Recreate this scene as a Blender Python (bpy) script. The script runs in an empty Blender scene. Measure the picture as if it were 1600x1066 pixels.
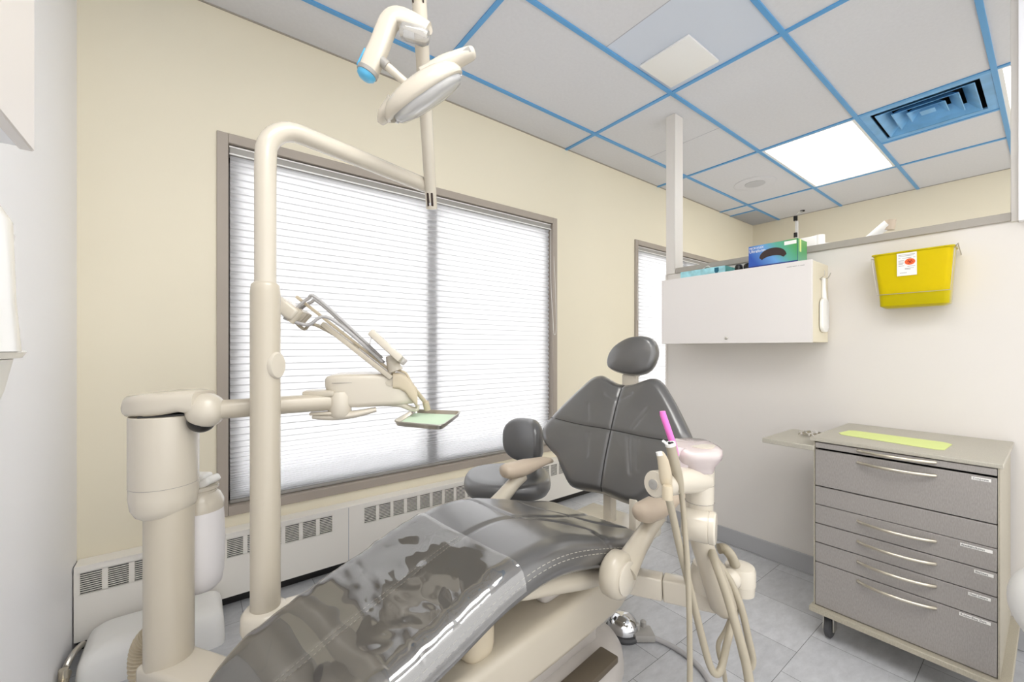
import bpy, bmesh, math, random
from mathutils import Vector, Matrix, noise

random.seed(7)
SC = bpy.context.scene
COL = SC.collection
PI = math.pi

# ------------------------------------------------------------------ materials
def lin(c):
    r = []
    for v in c:
        v = v / 255.0
        r.append(v / 12.92 if v <= 0.04045 else ((v + 0.055) / 1.055) ** 2.4)
    return (r[0], r[1], r[2], 1.0)

def mat(name, rgb, rough=0.5, metal=0.0, spec=0.5, coat=0.0, nscale=0.0, namp=0.0, bump=0.0, bscale=200.0):
    m = bpy.data.materials.new(name); m.use_nodes = True
    nt = m.node_tree; b = nt.nodes['Principled BSDF']
    b.inputs['Base Color'].default_value = lin(rgb)
    b.inputs['Roughness'].default_value = rough
    b.inputs['Metallic'].default_value = metal
    b.inputs['Specular IOR Level'].default_value = spec
    b.inputs['Coat Weight'].default_value = coat
    b.inputs['Coat Roughness'].default_value = 0.08 if coat < 0.35 else 0.22
    tc = None
    if namp or bump:
        tc = nt.nodes.new('ShaderNodeTexCoord')
    if namp:
        n = nt.nodes.new('ShaderNodeTexNoise'); n.inputs['Scale'].default_value = nscale
        n.inputs['Detail'].default_value = 5
        nt.links.new(tc.outputs['Object'], n.inputs['Vector'])
        r = nt.nodes.new('ShaderNodeMapRange')
        r.inputs['From Min'].default_value = 0.3; r.inputs['From Max'].default_value = 0.7
        r.inputs['To Min'].default_value = 1 - namp; r.inputs['To Max'].default_value = 1 + namp
        nt.links.new(n.outputs['Fac'], r.inputs['Value'])
        mx = nt.nodes.new('ShaderNodeVectorMath'); mx.operation = 'SCALE'
        mx.inputs[0].default_value = lin(rgb)[:3]
        nt.links.new(r.outputs['Result'], mx.inputs['Scale'])
        nt.links.new(mx.outputs['Vector'], b.inputs['Base Color'])
    if bump:
        n2 = nt.nodes.new('ShaderNodeTexNoise'); n2.inputs['Scale'].default_value = bscale
        n2.inputs['Detail'].default_value = 3
        nt.links.new(tc.outputs['Object'], n2.inputs['Vector'])
        bp = nt.nodes.new('ShaderNodeBump'); bp.inputs['Strength'].default_value = bump
        bp.inputs['Distance'].default_value = 0.002
        nt.links.new(n2.outputs['Fac'], bp.inputs['Height'])
        nt.links.new(bp.outputs['Normal'], b.inputs['Normal'])
    return m

def emis(name, rgb, strength):
    m = bpy.data.materials.new(name); m.use_nodes = True
    nt = m.node_tree; nt.nodes.clear()
    e = nt.nodes.new('ShaderNodeEmission'); e.inputs['Color'].default_value = lin(rgb); e.inputs['Strength'].default_value = strength
    o = nt.nodes.new('ShaderNodeOutputMaterial'); nt.links.new(e.outputs[0], o.inputs[0])
    return m

def mixmat(name, rgb, transp, rough=0.1, gl=0.06, translucent=0.0, tint=None):
    """a see-through plastic or glass sheet: transparent + diffuse/translucent + a fresnel gloss"""
    m = bpy.data.materials.new(name); m.use_nodes = True
    nt = m.node_tree; nt.nodes.clear(); N = nt.nodes.new; L = nt.links.new
    d = N('ShaderNodeBsdfDiffuse'); d.inputs['Color'].default_value = lin(rgb)
    base = d.outputs[0]
    if translucent:
        tl = N('ShaderNodeBsdfTranslucent'); tl.inputs['Color'].default_value = lin(rgb)
        m0 = N('ShaderNodeMixShader'); m0.inputs[0].default_value = translucent
        L(d.outputs[0], m0.inputs[1]); L(tl.outputs[0], m0.inputs[2]); base = m0.outputs[0]
    t = N('ShaderNodeBsdfTransparent'); t.inputs['Color'].default_value = lin(tint or (255, 255, 255))
    m1 = N('ShaderNodeMixShader'); m1.inputs[0].default_value = transp
    L(base, m1.inputs[1]); L(t.outputs[0], m1.inputs[2])
    g = N('ShaderNodeBsdfGlossy'); g.inputs['Roughness'].default_value = rough
    fr = N('ShaderNodeFresnel'); fr.inputs['IOR'].default_value = 1.45
    mr = N('ShaderNodeMath'); mr.operation = 'MULTIPLY_ADD'; mr.inputs[1].default_value = 1.0; mr.inputs[2].default_value = gl - 0.04
    mr.use_clamp = True
    L(fr.outputs[0], mr.inputs[0])
    m2 = N('ShaderNodeMixShader'); L(mr.outputs[0], m2.inputs[0]); L(m1.outputs[0], m2.inputs[1]); L(g.outputs[0], m2.inputs[2])
    o = N('ShaderNodeOutputMaterial'); L(m2.outputs[0], o.inputs[0])
    return m

M = {}
M['wall'] = mat('wall_paint_cream', (235, 227, 205), 0.55, nscale=1.2, namp=0.015, bump=0.06, bscale=260)
M['wall_white'] = mat('wall_paint_white', (243, 243, 246), 0.45, nscale=1.0, namp=0.012, bump=0.05, bscale=260)
M['partition'] = mat('partition_paint', (222, 217, 211), 0.5, nscale=1.0, namp=0.012, bump=0.05, bscale=260)
M['trimgrey'] = mat('painted_trim_grey', (166, 160, 151), 0.5)
M['frame'] = mat('window_frame_taupe', (170, 160, 149), 0.5, nscale=3, namp=0.03)
M['mullion'] = mat('mullion_dark_bronze', (70, 68, 66), 0.5)
M['base'] = mat('vinyl_base_grey', (172, 172, 174), 0.45)
M['tile'] = mat('ceiling_tile', (216, 216, 219), 0.9, nscale=60, namp=0.02, bump=0.35, bscale=420)
M['tile_smooth'] = mat('ceiling_panel_smooth', (208, 215, 227), 0.5)
M['seam'] = mat('ceiling_seam', (170, 172, 180), 0.8)
M['bluegrid'] = mat('blue_painted_tee', (92, 160, 213), 0.4)
M['bluevent'] = mat('blue_painted_louvre', (112, 173, 222), 0.35, nscale=9, namp=0.12)
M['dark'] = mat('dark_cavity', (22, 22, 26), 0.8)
M['white'] = mat('white_plastic', (238, 237, 234), 0.3)
M['whiteg'] = mat('white_gloss', (240, 239, 236), 0.18, coat=0.3)
M['cabinet'] = mat('white_laminate', (226, 221, 217), 0.4, nscale=1, namp=0.01)
M['cabside'] = mat('cream_laminate', (228, 219, 196), 0.45)
M['cream'] = mat('cream_enamel', (194, 185, 168), 0.28, coat=0.25)
M['cream2'] = mat('cream_enamel_pale', (208, 200, 185), 0.25, coat=0.3)
M['tan'] = mat('tan_plastic', (197, 184, 160), 0.35)
M['padtan'] = mat('armrest_pad_beige', (193, 177, 158), 0.42)
M['grey'] = mat('grey_plastic', (158, 155, 150), 0.4)
M['spk'] = mat('speaker_mesh_grey', (190, 191, 194), 0.6)
M['dgrey'] = mat('dark_grey_rubber', (70, 70, 72), 0.6)
M['hose'] = mat('hose_taupe', (170, 161, 142), 0.45)
M['hosegrey'] = mat('hose_grey', (176, 174, 174), 0.45)
M['leather'] = mat('charcoal_upholstery', (78, 77, 76), 0.32, spec=0.9, coat=1.0, nscale=5, namp=0.06, bump=0.015, bscale=420)
M['leather2'] = mat('charcoal_vinyl', (84, 84, 85), 0.36, spec=0.8, coat=0.7, nscale=5, namp=0.05, bump=0.06, bscale=420)
M['seamdark'] = mat('seam_dark', (34, 33, 32), 0.6)
M['thread'] = mat('pale_thread', (172, 168, 158), 0.7)
M['chrome'] = mat('chrome', (225, 226, 228), 0.08, metal=1.0)
M['steel'] = mat('brushed_steel', (200, 196, 188), 0.28, metal=1.0)
M['satin'] = mat('satin_nickel', (214, 206, 190), 0.3, metal=1.0)
M['blue'] = mat('light_blue_plastic', (96, 186, 230), 0.35)
M['pink'] = mat('pink_plastic', (236, 120, 200), 0.35)
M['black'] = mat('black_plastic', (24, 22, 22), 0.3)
M['brown'] = mat('dark_brown_inside', (58, 44, 40), 0.8)
M['greenpaper'] = mat('pale_green_paper', (217, 228, 148), 0.8, nscale=30, namp=0.02)
M['mintpaper'] = mat('mint_paper', (206, 228, 202), 0.8)
M['paper'] = mat('white_paper', (240, 238, 234), 0.7)
M['ink'] = mat('black_ink', (44, 44, 48), 0.7)
M['inkgrey'] = mat('grey_ink', (150, 146, 140), 0.7)
M['orange'] = mat('orange_print', (240, 98, 40), 0.6)
M['red'] = mat('dark_red_print', (150, 34, 20), 0.6)
M['navy'] = mat('navy_print', (30, 44, 120), 0.5)
M['liner'] = mat('yellow_liner', (246, 226, 16), 0.5)
M['clutter'] = mat('used_needles_dark', (110, 100, 40), 0.7)
M['floorwood'] = None
M['toecap'] = mat('rubber_mat_brown', (96, 86, 72), 0.7)
M['basegrey'] = mat('chair_base_grey', (196, 190, 184), 0.35)
M['exterior'] = mat('exterior_ground', (150, 150, 148), 0.9)
M['heater'] = mat('heater_enamel', (238, 234, 227), 0.4, nscale=2, namp=0.015)
M['lid'] = mat('water_bottle_white', (236, 233, 234), 0.3)

M['plastic_cover'] = mixmat('clear_plastic_sheet', (186, 178, 168), 0.885, rough=0.035, gl=0.19)
M['glass'] = mixmat('window_glass', (255, 255, 255), 1.0, rough=0.0, gl=0.06)
M['clear'] = mixmat('clear_acrylic', (250, 250, 250), 0.78, rough=0.05, gl=0.10)
M['lens'] = mixmat('clear_lens', (250, 250, 250), 0.45, rough=0.05, gl=0.10)
M['pinkwrap'] = mixmat('pink_barrier_film', (252, 236, 236), 0.5, rough=0.12, gl=0.10)
M['yellow'] = mixmat('yellow_translucent_plastic', (255, 238, 0), 0.25, rough=0.35, gl=0.02, translucent=0.45, tint=(250, 236, 60))
M['tissue'] = mixmat('tissue_paper', (246, 240, 226), 0.0, rough=0.6, gl=0.04, translucent=0.35)

# pleated blind cloth: thin woven fabric that passes daylight
def blind_mat():
    m = bpy.data.materials.new('pleated_blind_fabric'); m.use_nodes = True
    nt = m.node_tree; nt.nodes.clear(); N = nt.nodes.new; L = nt.links.new
    d = N('ShaderNodeBsdfDiffuse'); d.inputs['Color'].default_value = (0.80, 0.80, 0.82, 1)
    t = N('ShaderNodeBsdfTranslucent'); t.inputs['Color'].default_value = (0.93, 0.935, 0.95, 1)
    mx = N('ShaderNodeMixShader'); mx.inputs[0].default_value = 0.50
    L(d.outputs[0], mx.inputs[1]); L(t.outputs[0], mx.inputs[2])
    o = N('ShaderNodeOutputMaterial'); L(mx.outputs[0], o.inputs[0])
    return m
M['blind'] = blind_mat()
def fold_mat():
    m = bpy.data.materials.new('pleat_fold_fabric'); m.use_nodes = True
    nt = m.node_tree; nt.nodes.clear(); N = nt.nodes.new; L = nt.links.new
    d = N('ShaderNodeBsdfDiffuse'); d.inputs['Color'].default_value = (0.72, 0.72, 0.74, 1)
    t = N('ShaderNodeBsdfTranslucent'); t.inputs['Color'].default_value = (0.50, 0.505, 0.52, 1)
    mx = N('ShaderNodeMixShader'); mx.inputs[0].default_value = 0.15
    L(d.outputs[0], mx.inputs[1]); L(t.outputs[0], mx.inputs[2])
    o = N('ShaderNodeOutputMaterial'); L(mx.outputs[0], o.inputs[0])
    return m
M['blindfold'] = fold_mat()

# speckled laminate of the cart
def laminate(name, rgb, vertical=True):
    m = mat(name, rgb, 0.45)
    nt = m.node_tree; N = nt.nodes.new; L = nt.links.new; b = nt.nodes['Principled BSDF']
    tc = N('ShaderNodeTexCoord'); mp = N('ShaderNodeMapping')
    mp.inputs['Scale'].default_value = (1, 1, 0.22) if vertical else (1, 1, 1)
    n = N('ShaderNodeTexNoise'); n.inputs['Scale'].default_value = 420; n.inputs['Detail'].default_value = 4
    L(tc.outputs['Object'], mp.inputs[0]); L(mp.outputs[0], n.inputs['Vector'])
    r = N('ShaderNodeMapRange'); r.inputs['From Min'].default_value = 0.3; r.inputs['From Max'].default_value = 0.7
    r.inputs['To Min'].default_value = 0.87; r.inputs['To Max'].default_value = 1.11
    L(n.outputs['Fac'], r.inputs['Value'])
    s = N('ShaderNodeVectorMath'); s.operation = 'SCALE'; s.inputs[0].default_value = lin(rgb)[:3]
    L(r.outputs['Result'], s.inputs['Scale']); L(s.outputs['Vector'], b.inputs['Base Color'])
    return m
M['lam'] = laminate('grey_woven_laminate', (152, 147, 143))
M['lamtop'] = laminate('grey_speckled_top', (178, 173, 160), False)
M['lamside'] = laminate('beige_laminate_side', (172, 165, 148))

def floor_mat():
    m = mat('vinyl_floor_tile', (178, 178, 180), 0.32)
    nt = m.node_tree; N = nt.nodes.new; L = nt.links.new; b = nt.nodes['Principled BSDF']
    tc = N('ShaderNodeTexCoord'); mp = N('ShaderNodeMapping')
    mp.inputs['Location'].default_value = (0.135, 0.003, 0)
    L(tc.outputs['Object'], mp.inputs[0])
    br = N('ShaderNodeTexBrick')
    br.offset = 0.5; br.offset_frequency = 2; br.squash = 1.0
    br.inputs['Scale'].default_value = 1.0
    br.inputs['Brick Width'].default_value = 0.303; br.inputs['Row Height'].default_value = 0.303
    br.inputs['Mortar Size'].default_value = 0.0011; br.inputs['Mortar Smooth'].default_value = 0.3
    br.inputs['Bias'].default_value = 0.0
    br.inputs['Color1'].default_value = lin((188, 189, 192)); br.inputs['Color2'].default_value = lin((200, 201, 204))
    br.inputs['Mortar'].default_value = lin((96, 96, 98))
    L(mp.outputs[0], br.inputs['Vector'])
    n = N('ShaderNodeTexNoise'); n.inputs['Scale'].default_value = 14; n.inputs['Detail'].default_value = 8; n.inputs['Roughness'].default_value = 0.7
    mp2 = N('ShaderNodeMapping'); mp2.inputs['Scale'].default_value = (1, 2.2, 1); mp2.inputs['Rotation'].default_value = (0, 0, 0.5)
    L(tc.outputs['Object'], mp2.inputs[0]); L(mp2.outputs[0], n.inputs['Vector'])
    r = N('ShaderNodeMapRange'); r.inputs['From Min'].default_value = 0.3; r.inputs['From Max'].default_value = 0.72
    r.inputs['To Min'].default_value = 0.84; r.inputs['To Max'].default_value = 1.10
    L(n.outputs['Fac'], r.inputs['Value'])
    s = N('ShaderNodeVectorMath'); s.operation = 'SCALE'
    L(br.outputs['Color'], s.inputs[0]); L(r.outputs['Result'], s.inputs['Scale']); L(s.outputs['Vector'], b.inputs['Base Color'])
    return m
M['floor'] = floor_mat()

def glovebox_mat():
    m = mat('glove_box_print', (60, 110, 180), 0.35)
    nt = m.node_tree; N = nt.nodes.new; L = nt.links.new; b = nt.nodes['Principled BSDF']
    tc = N('ShaderNodeTexCoord'); sx = N('ShaderNodeSeparateXYZ'); L(tc.outputs['Object'], sx.inputs[0])
    a = N('ShaderNodeMath'); a.operation = 'MULTIPLY_ADD'; a.inputs[1].default_value = -3.6; a.inputs[2].default_value = 0.34
    L(sx.outputs['Y'], a.inputs[0])
    z = N('ShaderNodeMath'); z.operation = 'MULTIPLY_ADD'; z.inputs[1].default_value = 2.6
    L(sx.outputs['Z'], z.inputs[0]); L(a.outputs[0], z.inputs[2])
    cr = N('ShaderNodeValToRGB'); e = cr.color_ramp.elements
    e[0].position = 0.12; e[0].color = lin((44, 84, 170)); e[1].position = 0.95; e[1].color = lin((76, 158, 74))
    x = e.new(0.45); x.color = lin((104, 158, 214)); y = e.new(0.66); y.color = lin((92, 170, 150))
    L(z.outputs[0], cr.inputs[0]); L(cr.outputs[0], b.inputs['Base Color'])
    return m
M['glovebox'] = glovebox_mat()
M['tissuebox'] = mat('tissue_box_print', (158, 212, 222), 0.4, nscale=26, namp=0.22)
M['tissueend'] = mat('tissue_box_end', (96, 178, 176), 0.45, nscale=30, namp=0.2)
M['teal'] = mat('teal_print', (24, 96, 120), 0.5)

# ------------------------------------------------------------------ mesh helpers
def V(*a): return Vector(a)

def pw_(v, e): return math.copysign(abs(v)**e, v)

class MB:
    def __init__(s): s.bm = bmesh.new()
    def _merge(s, b):
        me = bpy.data.meshes.new('tmp'); b.to_mesh(me); b.free(); s.bm.from_mesh(me); bpy.data.meshes.remove(me)
    def box(s, x0, x1, y0, y1, z0, z1, bev=0.0, seg=2):
        return s.obox(((x0+x1)/2, (y0+y1)/2, (z0+z1)/2), ((1,0,0),(0,1,0),(0,0,1)), (abs(x1-x0)/2, abs(y1-y0)/2, abs(z1-z0)/2), bev, seg)
    def obox(s, c, ax, h, bev=0.0, seg=2):
        b = bmesh.new(); bmesh.ops.create_cube(b, size=2.0)
        c = Vector(c); ax = [Vector(a).normalized() for a in ax]
        for v in b.verts:
            q = v.co.copy(); v.co = c + ax[0]*q.x*h[0] + ax[1]*q.y*h[1] + ax[2]*q.z*h[2]
        if ax[0].cross(ax[1]).dot(ax[2]) < 0: bmesh.ops.reverse_faces(b, faces=b.faces)
        if bev: bmesh.ops.bevel(b, geom=list(b.edges), offset=min(bev, 0.98*min(h)), segments=seg, affect='EDGES', profile=0.5)
        s._merge(b); return s
    def rings(s, rings, cap0=True, cap1=True, closed=True):
        b = bmesh.new(); R = [[b.verts.new(p) for p in r] for r in rings]
        n = len(R[0])
        for i in range(len(R)-1):
            for j in range(n if closed else n-1):
                k = (j+1) % n
                b.faces.new((R[i][j], R[i][k], R[i+1][k], R[i+1][j]))
        if closed and cap0: b.faces.new(list(reversed(R[0])))
        if closed and cap1: b.faces.new(R[-1])
        if closed: bmesh.ops.recalc_face_normals(b, faces=b.faces)
        s._merge(b); return s
    def tube(s, pts, r, seg=14, smooth=0, flat=None, cap=True, sq=2.0):
        P = [Vector(p) for p in pts]
        if smooth: 
            if isinstance(r, (list, tuple)):
                r = spl1(r, smooth)
            P = spline(P, smooth)
        n = len(P); R = r if isinstance(r, (list, tuple)) else [r]*n
        T = []
        for i in range(n):
            t = (P[min(i+1, n-1)] - P[max(i-1, 0)])
            T.append(t.normalized() if t.length > 1e-9 else Vector((0,0,1)))
        up = Vector((0,0,1)) if abs(T[0].z) < 0.9 else Vector((1,0,0))
        if flat: up = Vector(flat[1])
        a = (up - T[0]*up.dot(T[0])).normalized(); rings = []
        for i in range(n):
            a = (a - T[i]*a.dot(T[i])).normalized(); c = T[i].cross(a)
            fa = flat[0] if flat else 1.0
            rings.append([P[i] + (a*pw_(math.cos(2*PI*k/seg), 2/sq)*fa + c*pw_(math.sin(2*PI*k/seg), 2/sq))*R[i] for k in range(seg)])
        return s.rings(rings, cap, cap)
    def lathe(s, o, axis, prof, seg=32, ell=(1, 1), xdir=None):
        """prof: (radius, height) along axis from o"""
        A = Vector(axis).normalized(); up = Vector((0,0,1)) if abs(A.z) < 0.9 else Vector((1,0,0))
        if xdir: up = Vector(xdir)
        a = (up - A*up.dot(A)).normalized(); c = A.cross(a); o = Vector(o)
        return s.rings([[o + A*h + (a*math.cos(2*PI*k/seg)*ell[0] + c*math.sin(2*PI*k/seg)*ell[1])*max(r, 1e-4) for k in range(seg)] for r, h in prof])
    def prism(s, o, ux, uy, pts, h, bev=0.0, seg=2, up=None):
        """2D outline in (ux,uy) pushed along ux x uy by h"""
        ux = Vector(ux).normalized(); uy = Vector(uy).normalized(); n = Vector(up) if up else ux.cross(uy); o = Vector(o)
        b = bmesh.new()
        lo = [b.verts.new(o + ux*p[0] + uy*p[1]) for p in pts]; hi = [b.verts.new(o + ux*p[0] + uy*p[1] + n*h) for p in pts]
        k = len(pts); f0 = b.faces.new(list(reversed(lo))); f1 = b.faces.new(hi)
        for i in range(k):
            j = (i+1) % k; b.faces.new((lo[i], lo[j], hi[j], hi[i]))
        bmesh.ops.recalc_face_normals(b, faces=b.faces)
        if bev: bmesh.ops.bevel(b, geom=list(set(f0.edges) | set(f1.edges)), offset=bev, segments=seg, affect='EDGES', profile=0.5)
        s._merge(b); return s
    def sphere(s, c, r, sc=(1, 1, 1), seg=24):
        b = bmesh.new(); bmesh.ops.create_uvsphere(b, u_segments=seg, v_segments=seg//2, radius=1.0)
        for v in b.verts: v.co = Vector((c[0]+v.co.x*r*sc[0], c[1]+v.co.y*r*sc[1], c[2]+v.co.z*r*sc[2]))
        s._merge(b); return s
    def grid(s, rows, thick=0.0):
        b = bmesh.new(); R = [[b.verts.new(p) for p in r] for r in rows]
        for i in range(len(R)-1):
            for j in range(len(R[0])-1): b.faces.new((R[i][j], R[i][j+1], R[i+1][j+1], R[i+1][j]))
        s._merge(b); return s
    def build(s, name, m, parent=None, ang=40, loc=None):
        o = Vector((0,0,0))
        if parent is not None: o = worldloc(parent)
        elif loc is not None: o = Vector(loc)
        me = bpy.data.meshes.new(name)
        for v in s.bm.verts: v.co -= o
        s.bm.to_mesh(me); s.bm.free()
        me.materials.append(m)
        for p in me.polygons: p.use_smooth = True
        me.set_sharp_from_angle(angle=math.radians(ang))
        ob = bpy.data.objects.new(name, me); COL.objects.link(ob)
        if parent is not None: ob.parent = parent
        else: ob.location = o
        return ob

def worldloc(o):
    l = Vector(o.location)
    while o.parent: o = o.parent; l += o.location
    return l

def spline(P, k):
    out = []; n = len(P)
    for i in range(n-1):
        p0 = P[max(i-1, 0)]; p1 = P[i]; p2 = P[i+1]; p3 = P[min(i+2, n-1)]
        for j in range(k):
            t = j/k
            out.append(0.5*((2*p1) + (p2-p0)*t + (2*p0-5*p1+4*p2-p3)*t*t + (3*p1-p0-3*p2+p3)*t**3))
    out.append(P[-1]); return out
def spl1(r, k):
    out = []
    for i in range(len(r)-1):
        for j in range(k): out.append(r[i] + (r[i+1]-r[i])*j/k)
    out.append(r[-1]); return out

def tag(o, label, cat, group=None):
    o['label'] = label; o['category'] = cat
    if group: o['group'] = group
    return o
def thing(name, loc, label, cat, group=None):
    o = bpy.data.objects.new(name, None); COL.objects.link(o); o.location = loc; o.empty_display_size = 0.1
    return tag(o, label, cat, group)
def struct(o): o['kind'] = 'structure'; return o

def text(name, body, size, o, ux, uy, m, parent, align='LEFT', sx=1.0, ext=0.0004):
    c = bpy.data.curves.new(name, 'FONT'); c.body = body; c.size = size; c.extrude = ext; c.align_x = align; c.resolution_u = 2
    t = bpy.data.objects.new(name, c); COL.objects.link(t)
    dg = bpy.context.evaluated_depsgraph_get(); me = bpy.data.meshes.new_from_object(t.evaluated_get(dg))
    bpy.data.objects.remove(t); bpy.data.curves.remove(c)
    ux = Vector(ux).normalized(); uy = Vector(uy).normalized(); n = ux.cross(uy); o = Vector(o) - worldloc(parent)
    for v in me.vertices: v.co = o + ux*v.co.x*sx + uy*v.co.y + n*v.co.z
    me.materials.clear(); me.materials.append(m)
    ob = bpy.data.objects.new(name, me); COL.objects.link(ob); ob.parent = parent
    return ob

def rrect(x0, x1, y0, y1, r, k=6):
    pts = []
    for cx, cy, a in ((x1-r, y1-r, 0), (x0+r, y1-r, 90), (x0+r, y0+r, 180), (x1-r, y0+r, 270)):
        for i in range(k+1):
            t = math.radians(a + 90*i/k); pts.append((cx + r*math.cos(t), cy + r*math.sin(t)))
    return pts

# ------------------------------------------------------------------ camera and light
cam = bpy.data.objects.new('camera', bpy.data.cameras.new('camera')); COL.objects.link(cam)
cam.location = (0, 0, 1.165); cam.rotation_euler = (PI/2, 0, -math.radians(37.352))
cam.data.sensor_width = 36; cam.data.lens = 14.596; cam.data.shift_y = 0.0075; cam.data.clip_start = 0.02
SC.camera = cam

w = bpy.data.worlds.new('daylight'); SC.world = w; w.use_nodes = True
nt = w.node_tree; bg = nt.nodes['Background']
tc = nt.nodes.new('ShaderNodeTexCoord'); sx = nt.nodes.new('ShaderNodeSeparateXYZ')
mr = nt.nodes.new('ShaderNodeMapRange'); mr.interpolation_type = 'SMOOTHSTEP'
mr.inputs['From Min'].default_value = -0.15; mr.inputs['From Max'].default_value = 0.15
mr.inputs['To Min'].default_value = 1.35; mr.inputs['To Max'].default_value = 4.6
nt.links.new(tc.outputs['Generated'], sx.inputs[0]); nt.links.new(sx.outputs['Y'], mr.inputs['Value'])
nt.links.new(mr.outputs['Result'], bg.inputs['Strength'])
bg.inputs['Color'].default_value = (1.0, 0.995, 0.985, 1)

SC.view_settings.view_transform = 'Standard'; SC.view_settings.look = 'None'
SC.view_settings.gamma = 1.0; SC.view_settings.use_curve_mapping = False
SC.view_settings.exposure = 0.56

# ------------------------------------------------------------------ the room
YW, XP, XB, XL, ZC = 2.32, 2.525, 5.59, -0.367, 2.722
b = MB(); b.box(-2.0, 6.2, -2.6, 2.44, -0.1, 0.0); struct(b.build('floor', M['floor']))
b = MB(); b.box(XL-0.1, XL, -1.2, 2.42, 0, 2.95); struct(b.build('wall_left', M['wall_white']))
b = MB(); b.box(XB, XB+0.1, -2.6, 2.44, 0, 2.95); struct(b.build('wall_back', M['wall']))
# window wall with two openings
W1 = (0.10, 2.175, 0.415, 2.135); W2 = (3.19, 4.95, 0.415, 2.135)
b = MB()
for x0, x1 in ((XL-0.1, W1[0]), (W1[1], W2[0]), (W2[1], XB+0.1)): b.box(x0, x1, YW, YW+0.16, 0, 2.95)
for Wn in (W1, W2): b.box(Wn[0], Wn[1], YW, YW+0.16, 0, Wn[2]); b.box(Wn[0], Wn[1], YW, YW+0.16, Wn[3], 2.95)
struct(b.build('wall_window', M['wall']))

def window(n, Wn, mull):
    x0, x1, z0, z1 = Wn
    root = bpy.data.objects.new('window_%d' % n, None); COL.objects.link(root); root.location = ((x0+x1)/2, YW, z0); struct(root)
    b = MB(); e = 0.022; i = 0.022
    for bx in ((x0-e, x0+i, z0-e, z1+e), (x1-i, x1+e, z0-e, z1+e)): b.box(bx[0], bx[1], YW-0.012, YW+0.10, bx[2], bx[3], 0.002, 1)
    for bz in ((z0-e, z0+i), (z1-i, z1+e)): b.box(x0+i, x1-i, YW-0.012, YW+0.10, bz[0], bz[1], 0.002, 1)
    b.build('frame', M['frame'], root)
    b = MB()
    for mx in mull: b.box(mx-0.036, mx+0.036, YW+0.046, YW+0.15, z0+i, z1-i)
    b.box(x0+i, x0+i+0.055, YW+0.075, YW+0.14, z0+i, z1-i); b.box(x1-i-0.05, x1-i, YW+0.075, YW+0.14, z0+i, z1-i)
    b.box(x0+i, x1-i, YW+0.075, YW+0.14, z0+i, z0+i+0.05); b.box(x0+i, x1-i, YW+0.075, YW+0.14, z1-i-0.055, z1-i)
    b.build('sash', M['mullion'], root)
    b = MB(); b.box(x0+i, x1-i, YW+0.118, YW+0.122, z0+i, z1-i); b.build('pane', M['glass'], root)
    return root
window(1, W1, [1.172]); window(2, W2, [4.07])

def blind(Wn, label, cordside, pitch=0.0335):
    x0, x1, z0, z1 = Wn; x0 += 0.026; x1 -= 0.026; z0 += 0.024; z1 -= 0.026
    root = thing('pleated_blind', ((x0+x1)/2, YW+0.03, z0), label, 'window blind', 'pleated window blinds')
    b = MB(); b.box(x0, x1, YW+0.008, YW+0.052, z1-0.042, z1, 0.003, 1); hr = b.build('headrail', M['grey'], root)
    b = MB()
    for zz in (z1-0.0045, z1-0.038):
        b = MB(); b.box(x0, x1, YW+0.005, YW+0.009, zz-0.003, zz+0.003); b.build('headrail_edge', M['white'], hr)
    # pleats: zig-zag, tighter at the bottom where the cloth gathers
    zs = [z1-0.042]; z = zs[0]; zb = z0+0.016
    while z > zb + 0.004:
        f = min(1.0, max(0.30, (z - zb)/0.32)); z -= pitch*0.5*f; zs.append(max(z, zb))
    rows = []; fold = []; nx = 14
    def row(y, z): return [V(x0+0.004+(x1-x0-0.008)*i/nx, y, z) for i in range(nx+1)]
    yy = lambda k: YW + 0.030 + (0.0065 if k % 2 else -0.0065)
    for k, z in enumerate(zs):
        rows.append(row(yy(k), z))
        if k+1 < len(zs):        # the doubled fabric along every room-side fold
            u = 0.34
            if k % 2 == 0: rows.append(row(yy(k)+(yy(k+1)-yy(k))*u, z+(zs[k+1]-z)*u)); fold.append(len(rows)-2)
            else: rows.append(row(yy(k)+(yy(k+1)-yy(k))*(1-u), z+(zs[k+1]-z)*(1-u)))
    b = MB(); b.grid(rows); cl = b.build('pleated_cloth', M['blind'], root, ang=5)
    cl.data.materials.append(M['blindfold'])
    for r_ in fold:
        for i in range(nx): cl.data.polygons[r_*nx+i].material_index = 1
    b = MB(); b.box(x0+0.002, x1-0.002, YW+0.018, YW+0.042, z0, z0+0.016, 0.003, 1); b.build('bottom_rail', M['grey'], root)
    cx = x1-0.006 if cordside > 0 else x0+0.006
    cl = (1.30 if n_cord[0] == 0 else 1.45); n_cord[0] += 1
    b = MB()
    P = [V(cx, YW+0.004, z1-0.04), V(cx, YW+0.002, z1-0.45), V(cx+0.004*cordside, YW-0.014, cl+0.12), V(cx+0.008*cordside, YW-0.018, cl), V(cx+0.022*cordside, YW-0.018, cl-0.03), V(cx+0.036*cordside, YW-0.018, cl+0.02), V(cx+0.03*cordside, YW-0.018, cl+0.25), V(cx+0.012*cordside, YW-0.006, z1-0.06)]
    b.tube(P, 0.0016, 6, smooth=6); b.build('pull_cord', M['white'], root)
    return root
n_cord = [0]
blind(W1, 'wide white pleated blind glowing in the big window behind the dental chair', 1)
blind(W2, 'narrow view of white pleated blind in the second window, behind the grey headrest and post', -1)

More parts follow.
